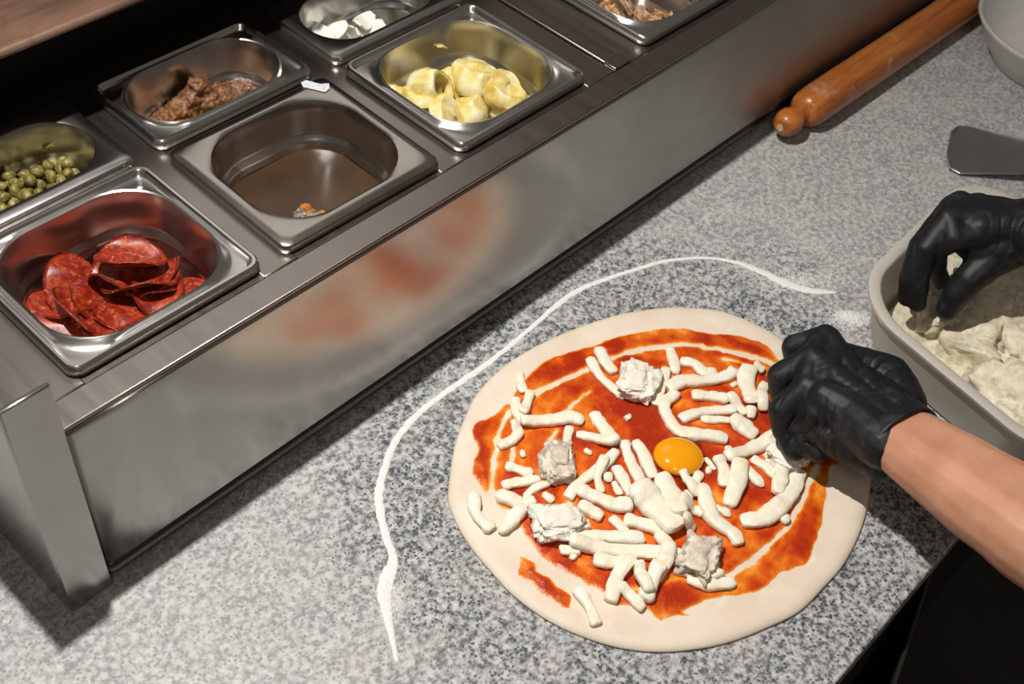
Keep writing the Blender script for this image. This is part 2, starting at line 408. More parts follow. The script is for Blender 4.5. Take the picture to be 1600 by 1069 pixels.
# salami: thin marbled discs, bent and folded
t = NT('salami'); fl = t.voro(150, 'Distance', 'F1', t.mapping((1, 1, 2))); n2 = t.noise(90, 4, .6, None, 1.2)
c = t.ramp(n2, [(.30, (.085, .006, .004)), (.50, (.23, .016, .006)), (.66, (.40, .055, .010))])
c = t.mix(t.ramp(t.noise(170, 3, .5, None, 1.5), [(.57, 0), (.66, .6)]), c, (.55, .19, .07))
t.set(Base_Color=c, Roughness=.38, Subsurface_Weight=.08, Subsurface_Radius=(.004, .001, .0005)).bump(n2, .35, .0008); SALAMI = t.m
def salami_mesh(k):
    r0 = .030; seg = 30; rings = 9; v = []; f = []; R = random.Random(k)
    kx = R.uniform(14, 48) * R.choice((1, 1, -1)); ph = R.uniform(0, 6)
    def bend(x, y, z):
        a = kx * x; rr_ = 1 / kx
        X = math.sin(a) * (rr_ - z); Z = rr_ - math.cos(a) * (rr_ - z)
        Z += .0045 * math.sin(y * 120 + x * 60 + ph) * (abs(y) / r0) + .0012 * math.sin(x * 230 + y * 90 + ph)
        return (X, y, -Z)
    for side in (1, -1):
        for i in range(rings + 1):
            for j in range(seg):
                a = 2 * math.pi * j / seg; r = r0 * i / rings * (1 + .03 * math.sin(3 * a + ph))
                v.append(bend(r * math.cos(a), r * math.sin(a), side * (.0009 if i < rings else .0006)))
    o = (rings + 1) * seg
    for i in range(rings):
        for j in range(seg):
            q = (i * seg + j, i * seg + (j + 1) % seg, (i + 1) * seg + (j + 1) % seg, (i + 1) * seg + j)
            f.append(q[::-1]); f.append(tuple(x + o for x in q))
    for j in range(seg): f.append((rings * seg + j, rings * seg + (j + 1) % seg, o + rings * seg + (j + 1) % seg, o + rings * seg + j))
    me = bpy.data.meshes.new('salami_slice'); me.from_pydata(v, [], f); me.validate(); me.shade_smooth(); me.materials.append(SALAMI); return me
SM = [salami_mesh(i) for i in range(9)]
D0 = H + .004
sal = [ # px, py, depth below deck, yaw, pitch, roll
 (70, 505, .075, .3, .2, .1), (120, 540, .075, 1.0, -.2, .2), (180, 540, .075, 2.0, .2, -.2), (240, 520, .075, .6, -.3, .2), (290, 480, .075, 1.7, .2, .3), (130, 480, .075, 2.6, .1, -.1), (200, 470, .072, .2, .1, .2), (250, 450, .07, 1.2, .1, .1),
 (85, 490, .062, 1.2, .5, .2), (140, 520, .058, .5, .4, .5), (215, 510, .060, 2.2, -.4, .5), (265, 480, .060, .9, .7, -.3), (190, 455, .056, 1.9, .4, .4),
 (100, 455, .050, 2.4, .8, .2), (130, 490, .045, .1, .35, .75), (160, 510, .047, 2.9, .5, -.4), (235, 465, .045, 1.1, -.6, .5), (285, 455, .050, 1.6, .9, .1),
 (200, 430, .040, .4, .5, .5), (170, 455, .043, 1.4, .3, -.4), (185, 415, .030, 2.1, .5, .3), (220, 440, .034, .8, -.3, .6), (120, 440, .040, .2, 1.0, .3), (255, 440, .043, 2.6, .7, .6),
 (280, 465, .052, .3, .4, .3), (295, 470, .045, 2.0, .3, .5), (265, 455, .036, 1.2, .4, .2), (230, 430, .030, 2.8, .3, .4), (95, 490, .050, .7, .3, .2), (150, 535, .055, 1.5, .3, .2), (205, 500, .048, .2, .2, .4), (180, 480, .038, 2.4, .3, .3), (205, 410, .024, .9, .2, .5)]
CXP = (FX['P1'] + .088, .081)
for i, (px, py, dz, a, b, c_) in enumerate(sal):
    p = at(px, py, D0 - dz); lim = .060 - max(0, dz - .04) * .3 - .024
    p.x = max(CXP[0] - lim, min(CXP[0] + lim, p.x)); p.y = max(CXP[1] - lim + .007, min(CXP[1] + lim - .002, p.y))
    place(SM[i % 9], 'salami_slice', p, (b * .6, c_ * .6, a), .95 + .12 * random.random(), 'thin folded red salami slice heaped in the square steel pan', 'salami', 'salami slices in the pan')

# artichoke hearts: cut cup shapes with petals
t = NT('artichoke'); n = t.noise(60, 4, .6); c = t.ramp(n, [(.34, (.58, .40, .07)), (.48, (.74, .62, .26)), (.62, (.84, .78, .52))])
ln = t.noise(1, 3, .5, t.mapping((160, 160, 14)))
t.set(Base_Color=t.mix(t.ramp(ln, [(.58, 0), (.70, .35)]), c, (.55, .38, .08)), Roughness=.28, Subsurface_Weight=.15, Subsurface_Radius=(.004, .003, .001)).bump(ln, .3, .001); ARTI = t.m
def arti_mesh(k, hgt, open_):
    R = random.Random(k); seg = 32; prof = [(.0001, 0), (.009, 0), (.0145, .003), (.0172, .009), (.0178, hgt * .55), (.0168, hgt * .80), (.0155, hgt * .95), (.0140, hgt), (.0115, hgt - .0005), (.0085, hgt - .001 - open_), (.004, hgt - .0005 - open_), (.0001, hgt - open_)]
    v, f = lathe(prof, seg); ph = [R.uniform(0, 6) for _ in range(4)]; out = []
    for i, (x, y, z) in enumerate(v):
        a = math.atan2(y, x); q = 1 + .05 * abs(math.sin(3.5 * a + ph[0])) + .12 * math.sin(2 * a + ph[1]) + .06 * math.sin(3 * a + ph[2]); nz = mnoise.noise(Vector((x, y, z)) * 110 + Vector((k, 0, 0)))
        out.append((x * q * (1 + .12 * nz), y * q * .9 * (1 + .12 * nz), z * (1 + .10 * math.sin(a + ph[3])) + .0012 * nz))
    me = bpy.data.meshes.new('artichoke_heart'); me.from_pydata(out, [], f); me.validate(); me.shade_smooth(); me.set_sharp_from_angle(angle=math.radians(42)); me.materials.append(ARTI); return me
AM = [arti_mesh(k, h, o) for k, h, o in ((1, .026, .004), (2, .020, .0), (3, .024, .0), (4, .017, .0), (5, .032, .014))]
arts = [(650, 132, .038, 4, (.9, -.5, .5), 1.0, 'tall hollow yellow artichoke heart standing at the back of the pile'),
 (607, 143, .050, 1, (.5, .3, 2), .75, 'small artichoke piece at the left end of the pile'),
 (690, 140, .046, 2, (.9, .5, 1), .95, 'yellow ribbed artichoke heart in the middle of the pile'),
 (733, 140, .038, 2, (.45, -.2, 2.2), 1.10, 'large pale artichoke heart with a rounded top'),
 (779, 152, .038, 1, (.25, .15, .4), 1.08, 'pale flat-cut artichoke heart at the right of the pile'),
 (660, 163, .046, 3, (-.2, .3, .2), 1.15, 'cream artichoke heart low on the left of the pile'),
 (688, 192, .046, 3, (.5, -.4, 1.2), 1.15, 'cream artichoke heart against the front of its pan'),
 (738, 190, .054, 2, (.7, .2, 2.9), 1.0, 'yellow artichoke piece half sunk in the oil'),
 (786, 184, .052, 0, (1.0, .2, 1.9), .8, 'small artichoke piece at the right front of the pan'),
 (812, 165, .054, 3, (.8, .2, .9), .65, 'artichoke scrap at the far right of the oil'),
 (628, 165, .052, 1, (.8, -.3, 1.5), .8, 'small cream artichoke piece beside the left pan wall'),
 (715, 170, .056, 0, (1.2, .5, .5), .85, 'artichoke piece under the pale hearts')]
C3 = (FX['P3'] + .088, .081)
for px, py, dz, k, rot, sc, lab in arts:
    p = at(px, py, D0 - dz + .010); lim = .052
    p.x = max(C3[0] - lim, min(C3[0] + lim, p.x)); p.y = max(C3[1] - lim, min(C3[1] + lim, p.y)); p.z -= .009
    place(AM[k], 'artichoke_heart', p, rot, sc * 1.22, lab, 'artichoke', 'artichoke hearts in the pan')
v, f = tube([at(685, 73, H - .012), at(692, 72, H - .014), at(698, 75, H - .018)], [.002, .0035, .0015], 8, .4)
tag(new_mesh('artichoke_leaf', v, f, ARTI), 'single pale leaf stuck to the back wall of the artichoke pan', 'artichoke')

# capers
t = NT('caper'); t.set(Base_Color=t.ramp(t.noise(120, 4), [(.3, (.070, .062, .012)), (.5, (.175, .145, .030)), (.72, (.36, .29, .11))]), Roughness=.35, Subsurface_Weight=.05).bump(t.noise(260, 4), .9, .0016)
CAP = []
for k in range(4):
    R = random.Random(k); ph = R.uniform(0, 6)
    CAP.append(ball_mesh('caper', 2, lambda p, ph=ph, k=k: Vector((p.x * (1 + .06 * math.sin(5 * p.z + ph)), p.y * .92, p.z * (1.18 + .05 * k) + (.22 if p.z > .93 else 0))) * .0053, t.m))
C1 = (FX['P1'] + .088, YB + .054); placed = []; tries = 0
while len(placed) < 95 and tries < 9000:
    tries += 1
    px, py = random.uniform(-45, 135), random.uniform(232, 330); lvl = .036 if len(placed) < 34 else (.029 if len(placed) < 66 else .022)
    p = at(px, py, D0 - lvl)
    if abs(p.x - C1[0]) > .060 or abs(p.y - C1[1]) > .029: continue
    if any((p - q).length < .0095 for q in placed): continue
    placed.append(p)
    place(CAP[len(placed) % 4], 'caper', p, (random.uniform(0, 6), random.uniform(0, 6), random.uniform(0, 6)), random.uniform(.85, 1.15), 'small wrinkled green caper in the narrow steel pan', 'caper', 'capers in the pan')
GREEN = two_tone('yellow_green_peel', (.22, .20, .03), (.50, .40, .08), 90, .35)
for (px, py, dz, lab) in ((52, 209, .020, 'torn yellow-green caper skin stuck on the pan wall'), (110, 195, .012, 'yellow smear of peel high on the caper pan wall'), (118, 243, .032, 'curled yellow caper skin at the right of the capers')):
    p = at(px, py, D0 - dz); p.y = min(p.y, YB + .085)
    mb = MB()
    for q in range(4):
        a = Vector((random.uniform(-1, 1), random.uniform(-.3, .3), random.uniform(-.7, .7))) * .005
        v, f = tube([p + a, p + a * .2 + Vector((0, 0, .001)), p - a], [.0012, .0022, .001], 7, .5); mb.add(v, f)
    tag(mb.make('caper_skin', GREEN, smooth=True), lab, 'caper')

# olive paste: lumpy mound
t = NT('olive_paste'); n = t.noise(140, 6, .7); c = t.ramp(n, [(.30, (.050, .018, .006)), (.5, (.17, .068, .026)), (.68, (.34, .17, .085))])
c = t.mix(t.ramp(t.noise(30, 3), [(.48, 0), (.60, .75)]), c, (.20, .075, .012))
t.set(Base_Color=c, Roughness=.32).bump(n, .7, .002)
ch = []
for px, py, dz, r in ((225, 190, .042, .013), (250, 186, .040, .014), (275, 172, .036, .015), (290, 150, .028, .013), (303, 132, .018, .0105), (312, 140, .022, .011), (325, 160, .034, .015), (350, 158, .038, .016), (378, 146, .042, .014), (405, 140, .045, .012), (265, 195, .046, .013), (300, 185, .046, .014), (345, 175, .048, .012), (235, 178, .044, .011), (330, 135, .038, .012), (370, 130, .042, .011)):
    p = at(px, py, D0 - dz - r * .4); cy = YB + .054
    p.y = max(cy - .026, min(cy + .022, p.y)); p.x = max(.034, min(.142, p.x)); ch.append(([p], [r]))
    ch.append(([p, Vector((p.x, max(cy - .02, min(cy + .018, p.y)), D0 - .060))], [r * .9, r]))
def lump(amp, sc):
    def fn(co, no):
        return np.array([amp * (mnoise.noise(Vector(c) * sc) + .6 * mnoise.noise(Vector(c) * sc * 2.3) + .45 * mnoise.noise(Vector(c) * sc * 5)) for c in co])
    return fn
tag(organic('olive_paste', ch, t.m, .0014, 2, lump(.0024, 170)), 'lumpy mound of brown olive paste with oily sheen', 'olive paste')

# scraps in the nearly empty pan
RED = two_tone('pepper_scrap', (.30, .07, .012), (.55, .24, .05), 200, .3)
GRY = two_tone('grey_scrap', (.07, .06, .05), (.42, .38, .33), 260, .25)
scr = [(400, 330, RED, .004), (468, 338, GRY, .006), (480, 328, RED, .006), (492, 340, GRY, .005), (503, 333, RED, .003), (519, 338, RED, .003), (510, 342, GRY, .004), (474, 345, GRY, .006), (486, 345, RED, .004)]
labs = ['orange pepper scrap alone at the left of the empty pan', 'grey glossy scrap at the left of the little heap in the oil', 'orange pepper scrap standing at the top of the little heap', 'grey scrap right of the standing orange scrap', 'small orange crumb in the middle of the scraps', 'orange crumb at the right end of the scraps', 'grey crumb near the right end of the scraps', 'grey scrap at the front of the little heap', 'orange scrap at the front of the little heap']
for (px, py, m, r), lab in zip(scr, labs):
    p = at(px, py, D0 - .042)
    me = ball_mesh('pepper_scrap', 2, lambda q, r=r, px=px: Vector((q.x, q.y * .7, q.z * .6)) * r * 1.45 * (1 + .5 * mnoise.noise(q * 2.2 + Vector((px, 0, 0)))), m, False)
    place(me, 'pepper_scrap', p, (random.uniform(-.6, .6), random.uniform(-.6, .6), random.uniform(0, 6)), 1, lab, 'scrap', 'scraps in the empty pan')

# onion pieces
t = NT('onion'); t.set(Base_Color=t.ramp(t.noise(1, 3, .5, t.mapping((200, 30, 30))), [(.35, (.72, .72, .60)), (.65, (.86, .86, .80))]), Roughness=.22, Subsurface_Weight=.2, Subsurface_Radius=(.004, .004, .003)); ON = t.m
def arc_piece(p, r, w, a0, a1, tiltm, thick=.0022):
    v = []; f = []; n = 12
    for k in range(n + 1):
        a = a0 + (a1 - a0) * k / n; tp = math.sin(math.pi * (k + .6) / (n + 1.2)) ** .5
        for rr_, zz in ((r, -w * tp), (r, w * tp), (r - thick, w * tp), (r - thick, -w * tp)): v.append(p + tiltm @ Vector((math.cos(a) * rr_ - r, math.sin(a) * rr_, zz)))
    for k in range(n):
        for j in range(4): f.append((k * 4 + j, k * 4 + (j + 1) % 4, k * 4 + 4 + (j + 1) % 4, k * 4 + 4 + j))
    f += [(3, 2, 1, 0), tuple(n * 4 + j for j in range(4))]; return v, f
from mathutils import Euler
on = [(482, 40, .034, (.2, .9, .2), 'yellowish onion petal leaning at the left of the pan'), (499, 40, .034, (-.3, 1.2, 1.0), 'upright white onion sliver beside the yellowish petal'), (520, 52, .046, (.2, .2, 2), 'flat white onion piece at the front of the pan'), (545, 48, .044, (.3, -.2, .7), 'broad white onion petal in the middle of the pan'), (565, 38, .036, (.5, 1.1, 2.4), 'pointed onion petal standing at the right of the pile'), (574, 48, .042, (.1, .9, 1.6), 'onion sliver at the right end of the pile'), (505, 60, .05, (.1, .1, .3), 'white onion piece low behind the front rim')]
for px, py, dz, e, lab in on:
    p = at(px, py, D0 - dz); p.y = max(YB + .03, min(YB + .078, p.y))
    v, f = arc_piece(p, .026, .0095, -.8, .8, Euler(e).to_matrix())
    tag(new_mesh('onion_piece', v, f, ON, angle=50), lab, 'onion', 'onion pieces in the pan')

# mushrooms
t = NT('mushroom'); t.set(Base_Color=t.ramp(t.noise(120, 5, .6), [(.32, (.13, .045, .012)), (.48, (.45, .22, .08)), (.62, (.78, .60, .42))]), Roughness=.35).bump(t.noise(200, 3), .4); MU = t.m
mus = [(950, 14, .040, (.3, .2, .3), 'brown fried mushroom slice at the left of the mushroom pan'), (966, 20, .043, (.8, .1, 1.2), 'curled mushroom slice beside the leftmost one'), (982, 10, .044, (.2, -.4, 2.0), 'dark mushroom slice at the back of the heap'), (1005, 22, .043, (.5, .3, .5), 'pale curled mushroom slice in the middle of the heap'), (1022, 32, .043, (.2, .2, 1.7), 'cream mushroom slice in front at the right of the heap'), (1000, 33, .048, (.1, .5, 2.5), 'mushroom slice against the front rim of its pan'), (1035, 22, .048, (.3, .1, 2.8), 'tan mushroom scrap at the right end of the heap')]
for px, py, dz, e, lab in mus:
    p = at(px, py, D0 - dz); p.y = max(.035, min(.13, p.y)); E_ = Euler(e).to_matrix(); mb = MB()
    cap = catmull([(-.013, -.002), (-.009, .007), (0, .010), (.009, .007), (.013, -.002), (.008, .001), (.004, 0), (.003, -.012), (-.003, -.012), (-.004, 0), (-.008, .001)], 4, True)
    n = len(cap); L = [p + E_ @ Vector((a, b, .0022 + .003 * math.sin(a * 200))) for a, b in cap]; B = [p + E_ @ Vector((a, b, -.0022 + .003 * math.sin(a * 200))) for a, b in cap]
    mb.add(L + B, [tuple(range(n)), tuple(range(2 * n - 1, n - 1, -1))] + [(i, n + i, n + (i + 1) % n, (i + 1) % n) for i in range(n)])
    tag(mb.make('mushroom_slice', MU, bevel=.0008), lab, 'mushroom', 'mushroom slices in the pan')
# filling that carries the shallow contents, hidden below them
def bed(name, px0, py0, D, depth, mat, label, cat): return oil(px0, py0, D, depth, mat, name, label, cat)
bed('caper_brine', FX['P1'], YB, .108, .041, two_tone('dark_brine', (.03, .032, .008), (.06, .055, .015), 60, .12), 'dark green brine under the capers', 'brine')
bed('mushroom_oil', FX['P4'], 0, .162, .060, two_tone('mushroom_oil_mat', (.05, .03, .012), (.16, .11, .06), 60, .12), 'brownish oil under the mushrooms', 'oil')
bed('onion_juice', .202, YB, .108, .056, two_tone('onion_juice_mat', (.22, .20, .11), (.34, .31, .18), 40, .12), 'pale juice under the onion pieces', 'juice')

# ------------------------------------------------------------------ pizza
ZT = .0052
def dough_z(x, y): return ZT + .0009 * (fbm(np.asarray(x) * 22, np.asarray(y) * 22, 3, 3) - .5)
out_px = [(700, 775), (704, 735), (712, 690), (727, 650), (745, 615), (780, 578), (820, 550), (870, 525), (920, 505), (980, 488), (1040, 480), (1090, 481), (1130, 486), (1180, 505), (1225, 532), (1290, 590), (1340, 655), (1360, 720), (1358, 780), (1345, 830), (1320, 880), (1290, 915), (1250, 955), (1200, 980), (1140, 1003), (1080, 1015), (1020, 1018), (960, 1010), (900, 990), (850, 965), (800, 928), (765, 890), (740, 860), (720, 830), (706, 800)]
ring = catmull([at(x, y, .003)[:2] for x, y in out_px], 5, True); PC = ring.mean(0); NR = len(ring)
prof = [(s, 0) for s in (.12, .25, .38, .5, .6, .7, .78, .84, .88, .91)] + [(.935, .0002), (.955, .0002), (.972, -.0003), (.985, -.0010), (.995, -.0022), (1.0, -.0034), (.998, -.0045), (.988, -.0051)]
vv = [(PC[0], PC[1], float(dough_z(PC[0], PC[1])))]; ff = []
for s, dz in prof:
    q = PC + (ring - PC) * s; z = dough_z(q[:, 0], q[:, 1]) + dz + .0012 * np.exp(-((s - .93) / .06) ** 2) * (fbm(q[:, 0] * 30, q[:, 1] * 30, 9) - .1) * (s < .99)
    z = np.maximum(z, .0002); vv += [(a, b, c) for (a, b), c in zip(q, z)]
for j in range(NR): ff.append((0, 1 + j, 1 + (j + 1) % NR))
for i in range(len(prof) - 1):
    for j in range(NR): ff.append((1 + i * NR + j, 1 + (i + 1) * NR + j, 1 + (i + 1) * NR + (j + 1) % NR, 1 + i * NR + (j + 1) % NR))
t = NT('raw_dough'); n = t.noise(18, 5); c = t.ramp(n, [(.3, (.72, .60, .47)), (.7, (.80, .70, .58))])
c = t.mix(t.ramp(t.noise(60, 5, .6), [(.55, 0), (.75, .5)]), c, (.86, .80, .72))
t.set(Base_Color=c, Roughness=.62, Subsurface_Weight=.12, Subsurface_Radius=(.006, .004, .002)).bump(t.noise(90, 4), .15, .001); DOUGH = t.m
pz = empty('pizza', (PC[0], PC[1], 0)); tag(pz, 'round raw pizza base spread with tomato sauce on the granite', 'pizza')
under(new_mesh('dough_base', vv, ff, DOUGH, None, recenter=False), pz)['label'] = 'pale raw dough base with a bare rim'

# tomato sauce: grid whose thickness comes from the spread outline and the spoon strokes
def poly(px): return np.array([at(x, y, ZT)[:2] for x, y in px])
MAIN = poly([(823, 591), (847, 567), (881, 552), (928, 540), (960, 528), (1005, 518), (1050, 513), (1075, 514), (1100, 521), (1140, 523), (1170, 529), (1195, 538), (1212, 555), (1235, 590), (1255, 640), (1272, 695), (1287, 709), (1310, 722), (1297, 732), (1294, 754), (1288, 786), (1285, 815), (1276, 842), (1263, 878), (1245, 887), (1215, 898), (1193, 920), (1160, 929), (1120, 933), (1092, 943), (1067, 957), (1080, 964), (1052, 963), (1033, 971), (1018, 960), (1006, 951), (985, 948), (957, 942), (951, 933), (931, 920), (905, 907), (871, 888), (845, 872), (838, 860), (824, 843), (812, 822), (800, 800), (780, 793), (764, 777), (752, 764), (744, 752), (738, 736), (742, 712), (747, 702), (742, 690), (736, 675), (742, 661), (764, 654), (778, 643), (789, 632), (799, 630), (806, 612), (816, 604)])
BLOB = poly([(815, 871), (834, 880), (835, 894), (857, 905), (868, 918), (889, 931), (888, 950), (868, 941), (844, 925), (831, 909), (818, 905), (797, 892), (815, 889)])
STRK = [([(826, 622), (850, 608), (877, 596), (915, 578), (955, 560), (994, 549), (1045, 541), (1067, 539), (1101, 543), (1146, 551), (1191, 563), (1230, 582)], 5.0, 1.25),
        ([(1278, 728), (1265, 754), (1254, 779), (1240, 808), (1220, 833), (1197, 855), (1170, 880), (1140, 899), (1100, 915)], 4.2, 1.1),
        ([(778, 690), (773, 715), (769, 740), (768, 775), (774, 800)], 6, .9), ([(806, 676), (800, 720)], 4, .9), ([(869, 674), (855, 696)], 4, .8), ([(795, 645), (783, 668), (776, 690)], 4, .9),
        ([(922, 612), (900, 628), (885, 642)], 4, .75), ([(838, 795), (815, 800), (800, 822), (825, 850)], 8, .6), ([(870, 690), (862, 720), (850, 745)], 5, .55),
        ([(890, 790), (870, 800)], 7, .5), ([(1100, 915), (1060, 905), (1010, 915), (960, 930)], 5, .5), ([(1130, 560), (1170, 572), (1205, 590)], 4, .7)]
def inside(P, x, y):
    r = np.zeros(x.shape, bool); n = len(P)
    for i in range(n):
        (x0, y0), (x1, y1) = P[i], P[(i + 1) % n]
        if y0 == y1: continue
        r ^= ((y0 > y) != (y1 > y)) & (x < (x1 - x0) * (y - y0) / (y1 - y0) + x0)
    return r
def segdist(P, x, y, closed):
    d = np.full(x.shape, 9.); n = len(P)
    for i in range(n if closed else n - 1):
        a, b = P[i], P[(i + 1) % n]; e = b - a; L = max(e @ e, 1e-12)
        u = np.clip(((x - a[0]) * e[0] + (y - a[1]) * e[1]) / L, 0, 1)
        d = np.minimum(d, np.hypot(x - a[0] - u * e[0], y - a[1] - u * e[1]))
    return d
ALLP = np.vstack([MAIN, BLOB]); lo = ALLP.min(0) - .006; hi = ALLP.max(0) + .006; st = .0013
gx, gy = np.meshgrid(np.arange(lo[0], hi[0], st), np.arange(lo[1], hi[1], st), indexing='ij')
wx = gx + .0035 * (fbm(gx * 130, gy * 130, 21) - .5); wy = gy + .0035 * (fbm(gx * 130, gy * 130, 31) - .5)
def sdf(P): return np.where(inside(P, wx, wy), 1, -1) * segdist(P, wx, wy, True)
MAINs = catmull(MAIN, 3, True); s = np.maximum(sdf(MAINs), sdf(BLOB) + .0016)
th = np.clip(s / .0035, -1, 1)
rad = np.hypot(gx - PC[0], gy - PC[1]); ang = np.arctan2(gy - PC[1], gx - PC[0])
n1 = fbm(rad * 95 + .5, ang * 3.2, 41, 3); n2 = fbm(gx * 60, gy * 60, 51, 4); n3 = fbm(gx * 210, gy * 210, 61, 3)
body = .20 + .80 * (n1 - .28) + .85 * (n2 - .45) + .30 * (n3 - .5) + .16 * np.clip(s / .012, 0, 1) + .5 * (gy - PC[1])
for pts, wpx, k in STRK:
    d = segdist(catmull([at(a, b, ZT)[:2] for a, b in pts], 5), wx, wy, False); w = wpx * .00058
    body -= k * np.exp(-(d / w) ** 2 * .8)
for px, py, r, k in ((820, 892, 16, .06), (845, 912, 18, .10), (875, 936, 16, .10), (750, 710, 20, .35), (755, 745, 18, .3), (800, 770, 25, .3), (850, 850, 25, .35), (880, 880, 25, .35), (960, 920, 25, .3), (1060, 935, 24, .5), (850, 575, 30, .45), (900, 560, 30, .5), (960, 545, 30, .5), (1100, 530, 26, .4), (1180, 545, 25, .45), (1000, 660, 60, .4), (985, 640, 45, .3), (1290, 720, 20, .5), (1275, 800, 22, .4), (1250, 860, 26, .4), (1180, 915, 18, .4), (1150, 770, 45, .3), (1110, 720, 50, .35), (760, 672, 18, .3), (950, 770, 40, .35), (905, 610, 30, .15), (1200, 660, 45, .3), (930, 870, 30, .25)):
    c0 = at(px, py, ZT); body += k * np.exp(-((gx - c0.x) ** 2 + (gy - c0.y) ** 2) / (2 * (r * .00058 * .6) ** 2))
T = np.minimum(th, np.clip(body, -.35, 1.0))
T = np.where(th < 0, th, T)
z = dough_z(gx, gy) + np.where(T > 0, .0001 + .0011 * T + .0004 * (n3 - .5) * T, .0022 * T) + .0001
idx = -np.ones(gx.shape, int); keep = T > -.30; cell = keep[:-1, :-1] & keep[1:, :-1] & keep[1:, 1:] & keep[:-1, 1:]
cell &= (np.maximum.reduce([T[:-1, :-1], T[1:, :-1], T[1:, 1:], T[:-1, 1:]]) > -.05)
use = np.zeros_like(keep); use[:-1, :-1] |= cell; use[1:, :-1] |= cell; use[1:, 1:] |= cell; use[:-1, 1:] |= cell
idx[use] = np.arange(use.sum())
I, J = np.nonzero(cell)
F4 = np.stack([idx[I, J], idx[I + 1, J], idx[I + 1, J + 1], idx[I, J + 1]], 1)
so = new_mesh('tomato_sauce', np.stack([gx[use], gy[use], z[use]], 1), F4.tolist(), None, None, recenter=False)
at_ = so.data.attributes.new('thickness', 'FLOAT', 'POINT'); at_.data.foreach_set('value', T[use].astype(np.float32))
t = NT('tomato_sauce'); a = t.n.new('ShaderNodeAttribute'); a.attribute_name = 'thickness'
fac = t.math('ADD', a.outputs['Fac'], t.math('MULTIPLY', t.math('SUBTRACT', t.noise(380, 4), .5), .25))
c = t.ramp(fac, [(.0, (.84, .58, .30)), (.08, (.84, .42, .10)), (.24, (.82, .25, .022)), (.48, (.70, .125, .008)), (.75, (.52, .050, .005)), (1.0, (.38, .025, .005))])
t.set(Base_Color=c, Roughness=.20, Subsurface_Weight=.05, Subsurface_Radius=(.004, .001, .0005)).bump(t.noise(420, 4, .6), .45, .0012)
so.data.materials.append(t.m); under(so, pz)['label'] = 'glossy red orange tomato sauce smeared in rings'

# heights of what already lies on the pizza, for stacking
HG = np.full((260, 260), ZT + .0006); HO = PC - .26; HS = .002
def hget(p): return HG[int((p[0] - HO[0]) / HS), int((p[1] - HO[1]) / HS)]
def hpeak(p, r):
    i, j = int((p[0] - HO[0]) / HS), int((p[1] - HO[1]) / HS); k = max(1, int(r / HS)); return HG[i - k:i + k + 1, j - k:j + k + 1].max()
def hput(p, r, zt):
    i0, j0 = (p[0] - HO[0]) / HS, (p[1] - HO[1]) / HS; k = int(r / HS) + 1
    for i in range(int(i0) - k, int(i0) + k + 1):
        for j in range(int(j0) - k, int(j0) + k + 1):
            d = math.hypot(i + .5 - i0, j + .5 - j0) * HS / r
            if d < 1: HG[i, j] = max(HG[i, j], zt - (1 - math.sqrt(1 - d * d)) * r * .8)

# egg yolk
yc = at(1060, 714, ZT + .004); bm = MB(); ang_y = math.atan2(-.033, .036)
pr = [(.0001, .0135), (.005, .0132), (.010, .0120), (.0145, .0100), (.0178, .0072), (.0192, .0045), (.0188, .0022), (.0170, .0004), (.012, -.0004), (.0001, -.0004)]
v, f = lathe(pr, 40); v = [(yc.x + a * 1.22 * math.cos(ang_y) - b * 1.12 * math.sin(ang_y), yc.y + a * 1.22 * math.sin(ang_y) + b * 1.12 * math.cos(ang_y), ZT + .0012 + c_ * .92) for a, b, c_ in v]
t = NT('egg_yolk'); t.set(Base_Color=(.90, .36, .004), Roughness=.10, Subsurface_Weight=.25, Subsurface_Radius=(.01, .004, .001), Coat_Weight=.6, Coat_Roughness=.04)
egg = empty('egg_yolk', (yc.x, yc.y, ZT)); tag(egg, 'raw orange egg yolk in the middle of the pizza', 'egg yolk')
under(new_mesh('yolk', v, f[::-1], t.m, None, recenter=False), egg)
hput(yc, .021, ZT + .013)
# clear egg white around it
wc = at(1062, 722, ZT); v = [(wc.x, wc.y, ZT + .0034)]; f = []; n = 40
for ri, (s_, zz) in enumerate(((.5, .0034), (.8, .0030), (.95, .0022), (1.0, .0006))):
    for j in range(n):
        a = 2 * math.pi * j / n; r = .0285 * (1 + .18 * math.sin(2 * a + 1) + .08 * math.sin(5 * a)) * s_; v.append((wc.x + r * math.cos(a), wc.y + r * math.sin(a), ZT + zz))
for j in range(n): f.append((0, 1 + j, 1 + (j + 1) % n))
for i in range(3):
    for j in range(n): f.append((1 + i * n + j, 1 + (i + 1) * n + j, 1 + (i + 1) * n + (j + 1) % n, 1 + i * n + (j + 1) % n))
t = NT('egg_white'); t.set(Base_Color=(1, .9, .75), Roughness=.05, Transmission_Weight=1.0, IOR=1.12)
under(new_mesh('egg_white', v, f, t.m, None, recenter=False), egg)['label'] = 'clear egg white around the yolk'

